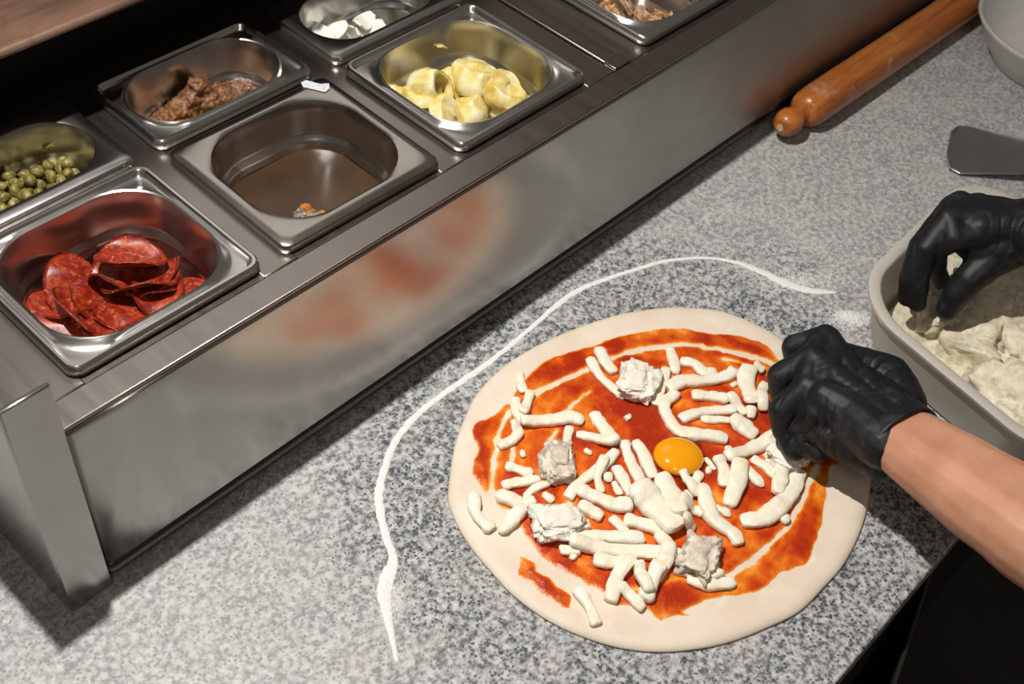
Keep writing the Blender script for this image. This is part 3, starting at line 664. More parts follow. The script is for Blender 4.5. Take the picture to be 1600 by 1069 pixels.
# blue cheese
def m_blue(name, c1, c2, spot):
    t = NT(name); n = t.noise(110, 5, .65); c = t.ramp(n, [(.32, c1), (.62, c2)])
    c = t.mix(t.ramp(t.noise(70, 4, .6, None, .8), [(.54, 0), (.64, spot)]), c, (.22, .235, .23))
    t.set(Base_Color=c, Roughness=.55, Subsurface_Weight=.12, Subsurface_Radius=(.005, .004, .003)).bump(n, .5, .0015); return t.m
BLUE = m_blue('blue_cheese', (.78, .70, .57), (.92, .88, .78), .5)
RIND = m_blue('blue_cheese_rind', (.46, .39, .31), (.84, .73, .60), .8)
def chunk_mesh(name, k, dims, mat, rough=.16, sub=4):
    o = Vector((k * 7.3, k * 3.1, 0))
    def fn(p):
        q = Vector([math.copysign(abs(c) ** .62, c) for c in p]); q = q / max(1, q.length * .70)
        q *= 1 + rough * mnoise.noise(p * 1.4 + o) * 2.2 + rough * .8 * mnoise.noise(p * 3.2 + o) + rough * .5 * mnoise.noise(p * 7 + o) + rough * .45 * mnoise.noise(p * 13 + o) + rough * .25 * mnoise.noise(p * 24 + o)
        return Vector((q.x * dims[0], q.y * dims[1], q.z * dims[2]))
    return ball_mesh(name, sub, fn, mat)
bl = [(996, 592, (.021, .0165, .0125), .5, BLUE, 'crumbly white blue cheese lump at the top of the pizza'), (874, 718, (.0185, .0135, .0115), .9, RIND, 'blue cheese cube with grey speckled rind, left on the pizza'), (870, 812, (.020, .0165, .0115), -.6, BLUE, 'square flat blue cheese piece at the lower left of the sauce'), (1094, 866, (.0195, .014, .0125), .3, RIND, 'pinkish veined blue cheese lump below the egg yolk'), (1237, 697, (.0205, .018, .013), .2, BLUE, 'beige blue cheese lump under the gloved hand')]
for i, (px, py, dm, a, m, lab) in enumerate(bl):
    p = at(px, py, ZT + dm[2]); zb = ZT + .0006
    place(chunk_mesh('blue_cheese', i + 1, dm, m, .19, 5), 'blue_cheese', (p.x, p.y, zb + dm[2] * .62), (random.uniform(-.15, .15), random.uniform(-.15, .15), a), (1.06, 1.06, .68), lab, 'blue cheese', 'blue cheese lumps on the pizza')
    hput(p, dm[0] * .75, zb + dm[2] * .8)

# mozzarella strips: each traced on the dough, laid over what is beneath it
t = NT('mozzarella'); n = t.noise(70, 4); c = t.ramp(n, [(.3, (.83, .75, .56)), (.6, (.89, .84, .71)), (.8, (.91, .885, .79))])
t.set(Base_Color=c, Roughness=.38, Subsurface_Weight=.2, Subsurface_Radius=(.006, .005, .003)).bump(t.noise(190, 5, .6), .5, .002); MOZ = t.m
strips = [
 ([(813, 583), (814, 600), (819, 612)], 13, 'short pale cheese strip lying on the upper left dough rim'),
 ([(807, 623), (806, 641), (816, 659)], 14, 'cheese strip turning up at the left end of the horizontal strip'),
 ([(829, 614), (823, 632), (816, 648)], 14, 'short slanted cheese strip above the left horizontal strip'),
 ([(816, 661), (843, 659), (870, 656), (892, 653), (908, 659)], 18, 'long horizontal cheese strip at the left of the pizza'),
 ([(802, 663), (809, 677), (800, 688), (780, 697)], 14, 'hooked cheese strip at the left edge of the sauce'),
 ([(890, 668), (886, 686), (886, 697)], 13, 'short upright cheese strip above the grey speckled cube'),
 ([(928, 648), (940, 666), (955, 686), (960, 693)], 19, 'thick slanted cheese strip right of the long horizontal one'),
 ([(903, 679), (926, 684), (949, 693), (962, 690)], 14, 'cheese strip meeting the thick slanted strip at its foot'),
 ([(935, 546), (944, 564), (958, 582)], 17, 'flat cheese strip at the top left of the white lump'),
 ([(922, 562), (933, 582), (949, 600), (976, 621)], 14, 'long thin cheese strip curving below the white lump'),
 ([(1041, 578), (1034, 600), (1025, 632)], 15, 'upright cheese strip just right of the white lump'),
 ([(1065, 565), (1085, 570), (1099, 581), (1117, 581)], 16, 'short wavy cheese strip highest of the crossing strips'),
 ([(1046, 545), (1052, 565), (1056, 583)], 15, 'pointed cheese strip reaching up to the pale sauce ring'),
 ([(1056, 615), (1038, 633), (1043, 653), (1061, 675), (1090, 680), (1133, 686)], 18, 'long curved cheese strip sweeping above the egg yolk'),
 ([(1045, 606), (1067, 597), (1101, 596), (1135, 588), (1148, 579)], 19, 'long cheese strip crossing over the pointed one'),
 ([(1083, 618), (1112, 620), (1135, 624)], 17, 'straight cheese strip under the long crossing strip'),
 ([(1139, 621), (1153, 635), (1164, 646)], 14, 'short slanted cheese strip at the end of the straight one'),
 ([(1097, 655), (1124, 656), (1146, 657)], 11, 'thin lower cheese strip of the pair near the hand'),
 ([(1065, 655), (1090, 646), (1112, 642), (1148, 641)], 15, 'upper cheese strip of the pair above the curved strip'),
 ([(1171, 640), (1173, 653)], 14, 'small cheese stub between the thick lumps near the hand'),
 ([(1144, 657), (1162, 669), (1178, 680)], 24, 'fat cheese piece at the right end of the curved strip'),
 ([(1171, 577), (1164, 595), (1171, 617), (1175, 630)], 25, 'thick knobbly upright cheese piece left of the gloved fingers'),
 ([(1178, 574), (1191, 581)], 11, 'small cheese flap on top of the knobbly piece'),
 ([(1196, 599), (1189, 617), (1191, 642)], 15, 'cheese strip disappearing under the gloved fingers'),
 ([(1138, 700), (1142, 712)], 12, 'cheese nub at the left end of the strip under the palm'),
 ([(1135, 716), (1157, 709), (1187, 696), (1214, 678)], 19, 'cheese strip slanting up under the gloved palm'),
 ([(962, 707), (933, 736), (906, 754), (888, 777)], 15, 'long slanting cheese strip between the two left cheese cubes'),
 ([(944, 720), (933, 745), (940, 768)], 12, 'thin bowed cheese strip left of the yolk'),
 ([(963, 732), (975, 752), (986, 774)], 15, 'cheese strip leaning into the central cheese sheet'),
 ([(959, 754), (968, 772)], 10, 'small cheese sliver left of the central sheet'),
 ([(949, 741), (951, 752)], 13, 'tiny cheese cube by the thin bowed strip'),
 ([(975, 691), (984, 720), (1000, 752)], 15, 'left one of two parallel cheese strips beside the yolk'),
 ([(993, 691), (1006, 714), (1020, 745)], 17, 'right one of two parallel cheese strips touching the yolk'),
 ([(906, 768), (933, 779), (960, 790), (984, 790)], 20, 'thick cheese strip running left from the central sheet'),
 ([(908, 790), (924, 799), (938, 808)], 17, 'short stubby cheese strip right of the square flat piece'),
 ([(913, 815), (917, 824)], 12, 'small cheese cube beside the square flat piece'),
 ([(956, 810), (978, 831)], 13, 'short cheese strip below the thick left-running one'),
 ([(978, 813), (1005, 820), (1034, 829)], 19, 'cheese strip tucked under the lower edge of the central sheet'),
 ([(995, 768), (1010, 782), (1030, 805), (1052, 830)], 38, 'broad cheese sheet in the centre below the yolk'),
 ([(1033, 748), (1046, 777), (1057, 812)], 28, 'tall cheese fold on the right of the central sheet'),
 ([(1076, 768), (1074, 783)], 12, 'cheese stub right of the central sheet'),
 ([(1060, 790), (1080, 797), (1096, 801)], 15, 'short horizontal cheese strip right of the central sheet'),
 ([(1065, 820), (1083, 826)], 14, 'cheese lump at the lower right of the central sheet'),
 ([(1094, 741), (1085, 754), (1080, 763)], 14, 'small yellowish cheese strip under the yolk'),
 ([(1065, 741), (1076, 759), (1087, 777)], 13, 'thin cheese strip descending from the yolk'),
 ([(1119, 792), (1141, 804)], 10, 'thin cheese sliver right of the long diagonal strip'),
 ([(1096, 763), (1103, 792), (1116, 815), (1143, 833), (1154, 849)], 20, 'long diagonal cheese strip with a bent foot'),
 ([(1103, 716), (1116, 732)], 7, 'tiny cheese sliver touching the right of the yolk'),
 ([(1121, 718), (1130, 734), (1132, 759)], 17, 'bent cheese strip right of the yolk'),
 ([(1166, 732), (1177, 745), (1191, 759)], 14, 'cheese strip pointing right from the broad upright one'),
 ([(1155, 727), (1150, 759), (1139, 788)], 24, 'broad upright cheese strip two places right of the yolk'),
 ([(1222, 806), (1229, 815)], 14, 'small cheese cube below the big curved strip'),
 ([(1177, 717), (1195, 729), (1211, 745)], 14, 'cheese strip left of the lump under the hand'),
 ([(1249, 738), (1238, 765), (1220, 790), (1193, 810), (1161, 815)], 24, 'big curved cheese strip at the right of the pizza'),
 ([(1220, 722), (1218, 747), (1214, 772)], 20, 'cheese strip hanging down from the lump under the hand'),
 ([(793, 729), (811, 734), (829, 741)], 15, 'upper of three short cheese strips left of the cubes'),
 ([(787, 759), (811, 754), (841, 750)], 14, 'middle of three short cheese strips left of the cubes'),
 ([(856, 756), (834, 765), (820, 777)], 10, 'thin cheese strip between the two left cheese cubes'),
 ([(778, 774), (798, 781), (816, 788), (834, 783)], 18, 'lowest of three short cheese strips left of the cubes'),
 ([(816, 797), (798, 815), (782, 831)], 18, 'cheese strip pointing down left onto the dough rim'),
 ([(740, 776), (744, 804), (766, 826)], 17, 'flat pale cheese smear on the left dough rim'),
 ([(850, 772), (863, 783)], 11, 'cheese nub on the top edge of the square flat piece'),
 ([(893, 842), (926, 838), (960, 840), (1003, 842)], 18, 'upper of two long horizontal cheese strips at the bottom'),
 ([(877, 860), (904, 860)], 15, 'short cheese stub left of the long horizontal strips'),
 ([(893, 849), (926, 856), (971, 862), (1037, 865)], 20, 'lower of two long horizontal cheese strips at the bottom'),
 ([(1047, 867), (1063, 867)], 13, 'cheese stub joining the pinkish lump at its left'),
 ([(931, 876), (960, 880), (992, 880)], 18, 'cheese strip below the two long horizontal strips'),
 ([(1028, 838), (1041, 856), (1037, 883), (1021, 907)], 18, 'curved cheese strip hooking over the ends of the long strips'),
 ([(986, 878), (965, 901), (955, 938)], 18, 'cheese strip hanging down at the bottom of the sauce'),
 ([(970, 918), (989, 935), (1004, 950)], 14, 'slanted cheese strip at the bottom edge of the sauce'),
 ([(1028, 888), (1016, 915), (1008, 937)], 20, 'thick hanging cheese strip left of the dark sauce spot'),
 ([(997, 886), (1002, 909), (1012, 930)], 16, 'cheese strip between the two hanging ones'),
 ([(902, 922), (920, 946), (931, 975)], 14, 'lone cheese strip on the bare dough at the bottom'),
 ([(1076, 905), (1107, 914), (1146, 910)], 16, 'flat cheese strip under the pinkish lump'),
 ([(1107, 887), (1121, 903)], 18, 'cheese crumb hanging from the pinkish lump'),
]
for pts, w, lab in strips:
    W2 = [at(x, y, ZT + .003) for x, y in pts]; C2 = catmull([p[:2] for p in W2], 5); r = (w * 1.12 + 1.2) * .00058 * .5
    n = len(C2); flat = .62 if w < 22 else .50; R_ = random.Random(lab); ph = R_.uniform(0, 6)
    rad_ = [r * (1 + .09 * math.sin(ph + i * 3.0 / n * 2) + .04 * math.sin(ph * 2 + i * 1.7)) * (.93 if i in (0, n - 1) else 1) for i in range(n)]
    if 'thin' in lab or 'point' in lab: rad_[-1] *= .7
    base = np.array([hpeak(p, r * .5) for p in C2]); k = np.array([.25, .5, .25]); base0 = base.copy()
    for _ in range(5): base = np.maximum(np.convolve(np.pad(base, 1, mode='edge'), k, 'valid'), base0 - .0015)
    base = np.minimum(base, ZT + .020)
    P3 = [(p[0], p[1], b + q * flat * .80) for p, b, q in zip(C2, base, rad_)]
    v, f = tube(P3, rad_, 12, flat, cap=1, jit=.05, twist=.03, sq=.62, blunt=.35)
    v = [p + Vector((mnoise.noise(p * 160), mnoise.noise(p * 160 + Vector((9, 0, 0))), mnoise.noise(p * 160 + Vector((0, 9, 0))))) * .0009 for p in v]
    tag(new_mesh('mozzarella_strip', v, f, MOZ, None, angle=52), lab, 'cheese', 'mozzarella strips on the pizza')
    for p, b, q in zip(C2, base, rad_): hput(p, q, b + q * flat * 1.6)
crumbs = [(980, 655, 'cheese crumb in the open sauce left of the yolk'), (816, 712, 'cheese crumb near the left edge of the sauce'), (918, 709, 'cheese crumb right of the speckled cube'), (1146, 604, 'cheese crumb below the long crossing strip'), (1106, 738, 'cheese crumb right of the yolk foot'), (1078, 827, 'cheese crumb by the lower right of the sheet'), (895, 873, 'cheese crumb under the short left stub')]
for i, (px, py, lab) in enumerate(crumbs):
    p = at(px, py, ZT); place(chunk_mesh('cheese_crumb', 30 + i, (.0040, .0028, .0022), MOZ, .2, 2), 'cheese_crumb', (p.x, p.y, ZT + .0025), (0, 0, i), 1, lab, 'cheese', 'mozzarella crumbs')

# ------------------------------------------------------------------ flour trail on the counter
FLOUR = two_tone('flour', (.74, .73, .715), (.84, .83, .82), 300, .9)
trail = [(620, 1035, 3), (613, 1000, 5), (605, 962, 8), (600, 930, 12), (606, 900, 13), (614, 872, 8), (603, 838, 7), (594, 800, 8), (592, 770, 8), (600, 735, 7), (615, 695, 7), (640, 660, 7), (680, 625, 6), (720, 597, 7), (770, 562, 6), (830, 512, 5), (870, 477, 6), (905, 453, 6), (950, 435, 5), (1000, 419, 5), (1040, 408, 5), (1100, 403, 4), (1150, 410, 6), (1190, 425, 9), (1230, 444, 11), (1265, 454, 9), (1305, 457, 4)]
cl = catmull([(x, y, w) for x, y, w in trail], 10); WP = [at(a, b, 0) for a, b, _ in cl]
v = []; f = []; nc = 9
for i, p in enumerate(WP):
    d = WP[min(i + 1, len(WP) - 1)] - WP[max(i - 1, 0)]; nrm = Vector((-d.y, d.x, 0)).normalized(); w = cl[i][2] * .00046
    for j in range(nc):
        u = -1 + 2 * j / (nc - 1); e = w * (1 + .28 * (mnoise.noise(Vector((i * .45, u * 2, 0)))) + .22 * mnoise.noise(Vector((i * 1.7, math.copysign(3, u), 0))))
        hgt = .0014 * max(0, 1 - u * u) * (.6 + .5 * mnoise.noise(Vector((i * .8, u * 3, 5)))) * min(1, w / .003)
        q = p + nrm * (u * e); v.append((q.x, q.y, .0001 + max(0, hgt)))
for i in range(len(WP) - 1):
    for j in range(nc - 1): f.append((i * nc + j, i * nc + j + 1, (i + 1) * nc + j + 1, (i + 1) * nc + j))
mbf = MB(); mbf.add(v, f)
def grain(x, y, s):
    a = random.random() * 6; mbf.add([(x + s * math.cos(a + k * 2.094), y + s * math.sin(a + k * 2.094), .0001) for k in range(3)] + [(x, y, .0001 + s * .8)], [(0, 1, 3), (1, 2, 3), (2, 0, 3)])
for i in range(9000):
    k = random.randrange(len(WP)); w = cl[k][2] * .00055; s_ = random.gauss(0, 1)
    p = WP[k] + Vector((random.gauss(0, 1), random.gauss(0, 1), 0)) * w * .9; grain(p.x, p.y, random.uniform(.0002, .0005))
for (px, py, sx, sy, n) in ((1335, 500, 18, 7, 1300), (1320, 492, 10, 4, 500), (1240, 440, 34, 9, 1500), (618, 935, 13, 20, 1300), (600, 950, 6, 30, 900), (1210, 400, 110, 40, 1400), (470, 780, 70, 40, 900), (1380, 250, 110, 80, 1500)):
    for i in range(n):
        p = at(px + random.gauss(0, sx), py + random.gauss(0, sy), 0); grain(p.x, p.y, random.uniform(.0003, .0010))
fo = mbf.make('flour_trail', FLOUR, smooth=True, angle=80)
tag(fo, 'thin white flour trail curving round the pizza on the granite', 'flour', kind='stuff')

# ------------------------------------------------------------------ rolling pin
t = NT('pin_wood'); g = t.noise(1, 5, .6, t.mapping((6, 60, 60))); c = t.ramp(g, [(.30, (.20, .045, .010)), (.5, (.42, .125, .025)), (.7, (.60, .22, .045))])
c = t.mix(t.ramp(t.noise(26, 5, .7), [(.58, 0), (.74, .6)]), c, (.62, .48, .38))
t.set(Base_Color=c, Roughness=.33, Coat_Weight=.25).bump(g, .15); PINW = t.m
pa = Vector((.672, -.0760, 0)); pb = Vector((1.33, -.0880, 0)); ax = (pb - pa).normalized(); L = (pb - pa).length
pin = empty('rolling_pin', (pa.x + .3, pa.y - .02, 0)); tag(pin, 'orange brown wooden rolling pin lying along the steel rail', 'rolling pin')
def along(prof, name, mat):
    v = []; f = []; sg = 28; sd = ax.cross(Vector((0, 0, 1)))
    for s_, r in prof:
        for j in range(sg):
            a = 2 * math.pi * j / sg; v.append(pa + ax * s_ + sd * (r * math.cos(a)) + Vector((0, 0, .0248 + r * math.sin(a))))
    for i in range(len(prof) - 1):
        for j in range(sg): f.append((i * sg + j, (i + 1) * sg + j, (i + 1) * sg + (j + 1) % sg, i * sg + (j + 1) % sg))
    f.append(tuple(range(sg))); f.append(tuple((len(prof) - 1) * sg + j for j in range(sg))[::-1])
    o = new_mesh(name, v, f, mat, None, recenter=False, angle=50); return under(o, pin)
along([(.0440, .0115), (.046, .0165), (.052, .0215), (.062, .0238), (.08, .0246), (L - .08, .0246), (L - .062, .0238), (L - .052, .0215), (L - .044, .0115)], 'roller', PINW)
kn = [(.0, .004), (.0015, .009), (.006, .0138), (.014, .0168), (.022, .0168), (.030, .0135), (.036, .0108), (.042, .0105), (.047, .0125)]
along(kn, 'handle', PINW); along([(L - s_, r) for s_, r in kn][::-1], 'handle', PINW)
along([(-.0006, .003), (-.0006, .0045), (.002, .0046)], 'end_plug', two_tone('pale_end_grain', (.55, .40, .20), (.66, .52, .30), 200, .6))

# ------------------------------------------------------------------ scraper and bowl
sc = empty('dough_scraper', at(1560, 240, 0)); tag(sc, 'flat grey steel scraper blade lying at the right edge', 'scraper')
BL = m_steel('blade_steel', (.55, .55, .56), .40, .55, (40, 40, 40), bump=0)
bp = [(1483, 262, .004), (1479, 240, .004), (1486, 205, .006), (1496, 196, .008), (1515, 197, .010), (1600, 216, .020), (1680, 240, .024), (1690, 262, .022), (1600, 272, .014), (1500, 271, .005)]
top = [at(a, b, z_) for a, b, z_ in bp]; n = len(top)
mb = MB(); mb.add(top + [p - Vector((0, 0, .0016)) for p in top], [tuple(range(n))[::-1], tuple(range(n, 2 * n))] + [(i, (i + 1) % n, n + (i + 1) % n, n + i) for i in range(n)])
mb.make('blade', BL, sc, bevel=.0008)
cr = [at(a, b, z_) for a, b, z_ in ((1484, 262, .0052), (1481, 240, .0052), (1488, 206, .007), (1496, 199, .009))]
v, f = tube([(p.x, p.y, p.z) for p in cr], [.0016] * 4, 8); under(new_mesh('edge_lip', v, f, BL, None, recenter=False), sc)
h0 = at(1670, 248, .022); h1 = at(1850, 300, .024)
v, f = tube([h0.lerp(h1, k / 6) for k in range(7)], [.012, .014, .015, .0145, .015, .016, .013], 14, .8); under(new_mesh('handle', v, f, two_tone('black_plastic', (.01, .01, .01), (.02, .02, .02), 30, .4), None, recenter=False), sc)

bc = (1.105, -.224, 0)
bprof = [(.0001, .0), (.085, .0), (.092, .003), (.118, .030), (.136, .056), (.1400, .0605), (.1385, .0635), (.1345, .0630), (.131, .058), (.112, .030), (.086, .009), (.070, .006), (.0001, .006)]
v, f = lathe([(r * .83, z_) for r, z_ in bprof], 64, bc)
t = NT('bowl_plastic'); t.set(Base_Color=t.ramp(t.noise(20, 4), [(.3, (.60, .59, .56)), (.7, (.70, .69, .66))]), Roughness=.35)
tag(new_mesh('bowl', v, f, t.m, None, angle=60), 'round white bowl cut off by the top right corner', 'bowl')

# ------------------------------------------------------------------ plastic tub with blue cheese
TA = math.radians(-10); e1 = Vector((math.cos(TA * -.2), math.sin(TA * -.2), 0)); e2 = Vector((math.sin(TA), -math.cos(TA), 0))
T0 = Vector((.450, -.297, 0)); TW, TL, TH = .280, .262, .067
tc = T0 + e1 * TW / 2 + e2 * TL / 2
def trr(ins, r, z, n=10):
    return [Vector((tc.x, tc.y, 0)) + e1 * a - e2 * b + Vector((0, 0, z)) for a, b, _ in rr(0, 0, TW / 2 - ins, TL / 2 - ins, r, 0, n)]
loops = [(.024, .054, .0012), (.0185, .058, .004), (.0045, .062, TH - .012), (.0035, .063, TH - .009), (.0, .064, TH - .006), (-.0005, .064, TH - .001), (.0015, .063, TH), (.010, .057, TH), (.0118, .056, TH - .0015), (.0132, .055, TH - .008), (.024, .050, .010), (.029, .046, .0055), (.038, .038, .0045)]
v = []; f = []; n = 40
for ins, r, z_ in loops: v += trr(ins, r, z_)
for i in range(len(loops) - 1):
    for j in range(n): f.append((i * n + j, (i * n + (j + 1) % n), (i + 1) * n + (j + 1) % n, (i + 1) * n + j))
f.append(tuple((len(loops) - 1) * n + j for j in range(n))); f.append(tuple(range(n))[::-1])
t = NT('frosted_plastic'); t.set(Base_Color=(.66, .63, .56), Roughness=.42, Specular_IOR_Level=.4)
tr = t.n.new('ShaderNodeBsdfTranslucent'); tr.inputs[0].default_value = (.70, .66, .57, 1)
mx = t.n.new('ShaderNodeMixShader'); mx.inputs[0].default_value = .28
t.l.new(t.b.outputs[0], mx.inputs[1]); t.l.new(tr.outputs[0], mx.inputs[2]); t.l.new(mx.outputs[0], t.out.inputs[0])
tag(new_mesh('plastic_tub', v, f, t.m, None, angle=45), 'frosted white plastic tub of blue cheese at right', 'tub')
TCH = m_blue('tub_cheese', (.58, .50, .34), (.80, .74, .58), .42)
tubc = [(1441, 490, .030, (.020, .016, .012), 'small cheese piece in the tub below the gloved fingertips'), (1476, 500, .026, (.020, .018, .014), 'cheese piece in the tub below the gloved thumb'),
 (1500, 528, .030, (.026, .022, .018), 'lumpy cheese piece along the near left wall of the tub'), (1540, 500, .038, (.034, .026, .022), 'large veined blue cheese lump in the middle of the tub'), (1585, 500, .036, (.024, .030, .020), 'tall cream cheese block at the right of the tub'),
 (1535, 580, .028, (.028, .020, .016), 'cheese lump low by the long side of the tub'), (1595, 605, .040, (.040, .030, .022), 'big smooth white cheese block in the tub corner'), (1565, 545, .022, (.030, .022, .014), 'sunken cheese lump between the large ones'),
 (1555, 455, .032, (.026, .022, .018), 'cheese lump at the back behind the thumb'), (1590, 455, .034, (.026, .024, .020), 'cheese lump at the back right of the tub'), (1505, 470, .028, (.022, .020, .016), 'cheese lump behind the gloved thumb tip'), (1460, 462, .026, (.022, .018, .014), 'cheese piece behind the gloved fingertips'),
 (1640, 540, .034, (.034, .030, .022), 'cheese block at the far right of the tub'), (1545, 620, .024, (.020, .016, .014), 'small cheese piece by the near wall of the tub'), (1640, 640, .034, (.03, .03, .02), 'cheese block at the near right of the tub')]
for i, (px, py, z_, dm, lab) in enumerate(tubc):
    p = at(px, py, z_); q = p - tc; a, b = q.dot(e1), q.dot(e2); la, lb = TW / 2 - .026 - dm[0] * .9, TL / 2 - .034 - dm[0] * .95
    p = tc + e1 * max(-la, min(la, a)) + e2 * max(-lb, min(lb, b)); p.z = max(z_ - dm[2] * .5, .008 + dm[2] * .7)
    place(chunk_mesh('cheese_lump', 50 + i, dm, TCH, .20), 'cheese_lump', p, (random.uniform(-.25, .25), random.uniform(-.25, .25), random.uniform(0, 3)), 1.08, lab, 'blue cheese', 'blue cheese lumps in the tub')
tag(new_mesh('cheese_crumble', [tuple(p + Vector((0, 0, .003 * mnoise.noise(p * 60)))) for p in trr(.030, .040, .014)] + [tuple(p) for p in trr(.034, .038, .0050)],
    [tuple(range(40))] + [(i, 40 + i, 40 + (i + 1) % 40, (i + 1) % 40) for i in range(40)], TCH, None, angle=30), 'crumbled blue cheese covering the bottom of the tub', 'blue cheese', kind='stuff')

# ------------------------------------------------------------------ the cook: two gloved hands and a bare forearm
t = NT('skin'); n = t.noise(26, 5, .6); c = t.ramp(n, [(.3, (.46, .215, .125)), (.7, (.58, .30, .185))])
c = t.mix(t.ramp(t.noise(1, 3, .6, t.mapping((260, 260, 60))), [(.62, 0), (.72, .25)]), c, (.22, .10, .06))
t.set(Base_Color=c, Roughness=.48, Subsurface_Weight=.2, Subsurface_Radius=(.010, .004, .002)).bump(t.noise(160, 4), .25, .001); SKIN = t.m
t = NT('black_nitrile'); dust = t.ramp(t.noise(38, 5, .65), [(.55, 0), (.78, .22)])
t.set(Base_Color=t.mix(dust, (.0075, .0085, .0105), (.14, .145, .15)), Roughness=.52, Specular_IOR_Level=.35).bump(t.noise(240, 4), .12, .0008); GLOVE = t.m
person = empty('person', (.55, -.75, 0)); tag(person, 'cook in black gloves reaching over the pizza and into the tub', 'person')

def hand(mcp, pip, dip, tip, thumb, wrist, wdir, rs, wr=(.0225, .015), side=None):
    """capsule chains of a gloved hand: four fingers rooted in the palm, thumb leaving its side, wrist"""
    ch = []
    for k in range(4):
        r = rs[k]; ch.append(([mcp[k], pip[k], dip[k], tip[k]], [r * 1.22, r * 1.06, r * .96, r * .84]))
        ch.append(([wrist.lerp(mcp[k], .22) + (mcp[k] - mcp[1]) * .12, wrist.lerp(mcp[k], .62), mcp[k]], [.0185, .0170, r * 1.25]))
    for k in range(3):
        for s_ in (.45, .75, 1.0):
            a = wrist.lerp(mcp[k], s_); b = wrist.lerp(mcp[k + 1], s_); ch.append(([a, b], [.0165 - .003 * (s_ == 1), .0165 - .003 * (s_ == 1)]))
    ch.append((thumb, [.0205, .0185, .0158, .0140, .0112][:len(thumb)]))
    for s_ in (-1, 0, 1):
        ch.append(([wrist + side * (s_ * wr[1]), wrist + side * (s_ * wr[1] * 1.25) + wdir * .035], [wr[0], wr[0] * .96]))
        ch.append(([wrist + side * (s_ * wr[1] * .8), wrist.lerp(mcp[1], .45) + side * (s_ * .020)], [wr[0], .0175]))
    return ch
# left hand over the pizza
mc = [at(1290, 530, .082), at(1268, 563, .084), at(1262, 606, .080), at(1276, 646, .072)]
pi = [at(1241, 542, .066), at(1219, 588, .066), at(1221, 641, .060), at(1254, 668, .052)]
wr = at(1358, 650, .083); el = at(1760, 925, .155); wd = (el - wr).normalized(); sd = wd.cross(Vector((0, 0, 1))).normalized()
back = (wr - mc[1]).normalized()
di = [p + Vector((0, 0, -.018)) + back * .010 for p in pi]; ti = [p + Vector((0, 0, -.010)) + back * .018 for p in di]
for p in ti: p.z = max(p.z, .022)
ti[3] = pi[3] + back * .024 + Vector((0, 0, -.010)); di[3] = pi[3] + back * .008 + Vector((0, 0, -.012))
thm = [wr.lerp(mc[0], .30) + Vector((0, 0, -.012)), wr.lerp(mc[0], .62) + Vector((0, 0, -.026)), ti[0] + back * .030 + Vector((0, 0, .010)), ti[0] + back * .014 + Vector((0, 0, .002))]
def folds(origin, d, n_f, amp, reach):
    o_ = np.array(origin); dv = np.array(d)
    def fn(co, no):
        u = (co - o_) @ dv; out = np.zeros(len(co))
        for i, c in enumerate(co):
            w_ = mnoise.noise(Vector(c) * 26); a = max(0.0, 1 - abs(u[i] - reach[0]) / reach[1])
            out[i] = amp * a * (.4 - math.exp(-(math.sin((u[i] + .016 * w_) * n_f * .5) / .28) ** 2)) * max(0, .6 + 1.1 * mnoise.noise(Vector(c) * 24 + Vector((4, 0, 0)))) + .0007 * mnoise.noise(Vector(c) * 90)
        return out
    return fn
hc = hand(mc, pi, di, ti, thm, wr, wd, (.0112, .0118, .0114, .0104), (.0235, .0150), sd)
hc.append(([at(1270, 664, .060), at(1305, 684, .062), at(1340, 700, .064), at(1370, 715, .068)], [.0135, .0165, .0180, .0185]))
hc.append(([at(1290, 630, .068), at(1325, 650, .074), wr], [.016, .020, .0225]))
hc.append(([at(1310, 560, .076), at(1352, 574, .072), at(1388, 588, .070), at(1412, 632, .076)], [.016, .0185, .0200, .0205]))
hc.append(([at(1340, 600, .080), at(1390, 640, .082)], [.019, .022]))
gl = organic('glove', hc, GLOVE, .0016, 5, folds(wr, wd, 620, .0030, (-.010, .060)), person)
gl['label'] = 'black glove on the left hand pressing cheese onto the pizza'
P = [wr.lerp(el, s_) for s_ in (0.125, .18, .3, .5, .7, .85, 1.0)]; rad = [.0262, .0285, .031, .0355, .0385, .038, .036]
ch = []
for o_ in (-1, 0, 1): ch.append(([p + sd * (o_ * r * .36) for p, r in zip(P, rad)], [r * .86 for r in rad]))
fa = organic('forearm', ch, SKIN, .0022, 6, lambda co, no: np.array([.0011 * mnoise.noise(Vector(c) * 38) for c in co]), person); fa['label'] = 'bare left forearm'
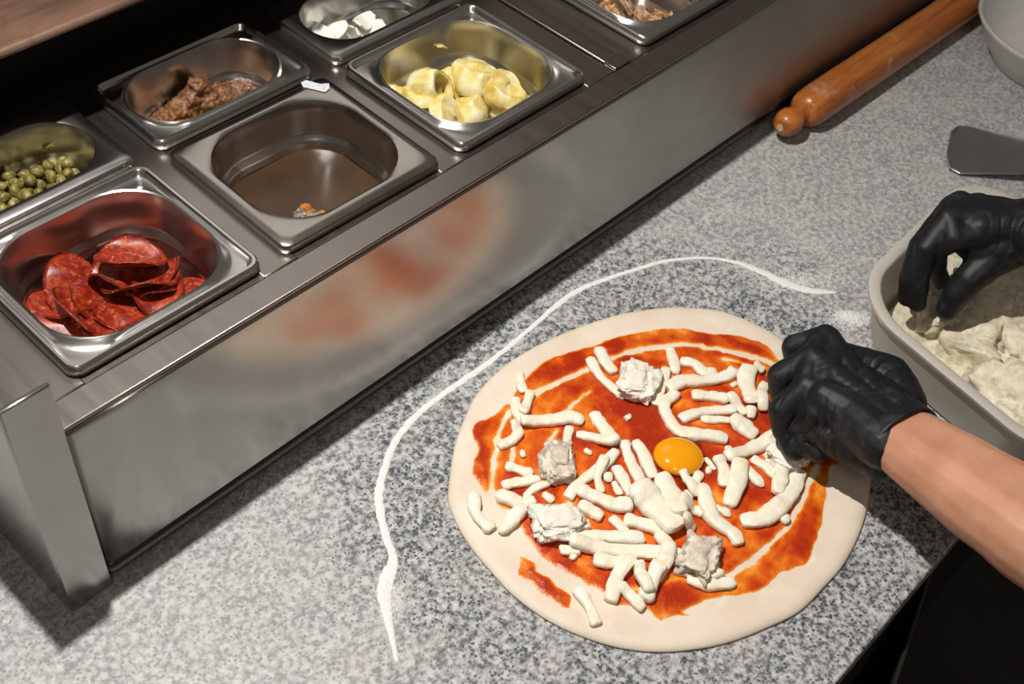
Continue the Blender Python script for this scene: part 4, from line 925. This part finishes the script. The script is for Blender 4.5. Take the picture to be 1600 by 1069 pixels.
# rolled cuff of the glove
cc = wr + wd * .036; v = []; f = []; sg = 32; up = sd.cross(wd).normalized()
cuffp = [(-.010, .0), (-.004, .0014), (.002, .0020), (.0045, .0026), (.0058, .0012), (.0045, -.0002), (.0, -.0006)]
for (s_, dr) in cuffp:
    for j in range(sg):
        a = 2 * math.pi * j / sg; v.append(cc + wd * s_ + sd * ((.0365 + dr) * math.cos(a)) + up * ((.0262 + dr) * math.sin(a)))
for i in range(len(cuffp) - 1):
    for j in range(sg): f.append((i * sg + j, i * sg + (j + 1) % sg, (i + 1) * sg + (j + 1) % sg, (i + 1) * sg + j))
cu = new_mesh('cuff', v, f, GLOVE, None, recenter=False); under(cu, person); cu['label'] = 'rolled black glove cuff'
# right hand in the tub
mc = [at(1492, 372, .128), at(1482, 344, .134), at(1487, 326, .130), at(1500, 318, .120)]
pi = [at(1464, 388, .112), at(1447, 388, .112), at(1438, 384, .106), at(1444, 372, .096)]
di = [at(1463, 418, .086), at(1436, 436, .082), at(1421, 435, .078), at(1424, 420, .072)]
ti = [at(1470, 440, .066), at(1433, 474, .058), at(1417, 466, .056), at(1421, 448, .054)]
wr = at(1612, 352, .135); el = at(1960, 470, .22); wd = (el - wr).normalized(); sd = wd.cross(Vector((0, 0, 1))).normalized()
thm = [at(1585, 385, .118), at(1545, 408, .108), at(1515, 436, .094), at(1495, 460, .078), at(1479, 484, .060)]
hc = hand(mc, pi, di, ti, thm, wr, wd, (.0104, .0112, .0108, .0092), (.0255, .016), sd)
hc.append(([at(1500, 372, .122), at(1530, 392, .114), at(1570, 385, .122)], [.0135, .0165, .021]))
gl = organic('glove', hc, GLOVE, .0016, 5, folds(wr, wd, 620, .0013, (.012, .035)), person)
gl['label'] = 'black glove on the right hand picking cheese from the tub'
P = [wr.lerp(el, s_) for s_ in (0.08, .2, .35, .55, .75, 1.0)]; rad = [.0275, .0285, .032, .036, .038, .036]; ch = []
for o_ in (-1, 0, 1): ch.append(([p + sd * (o_ * r * .36) for p, r in zip(P, rad)], [r * .86 for r in rad]))
fa = organic('forearm', ch, SKIN, .0022, 6, None, person); fa['label'] = 'bare right forearm'
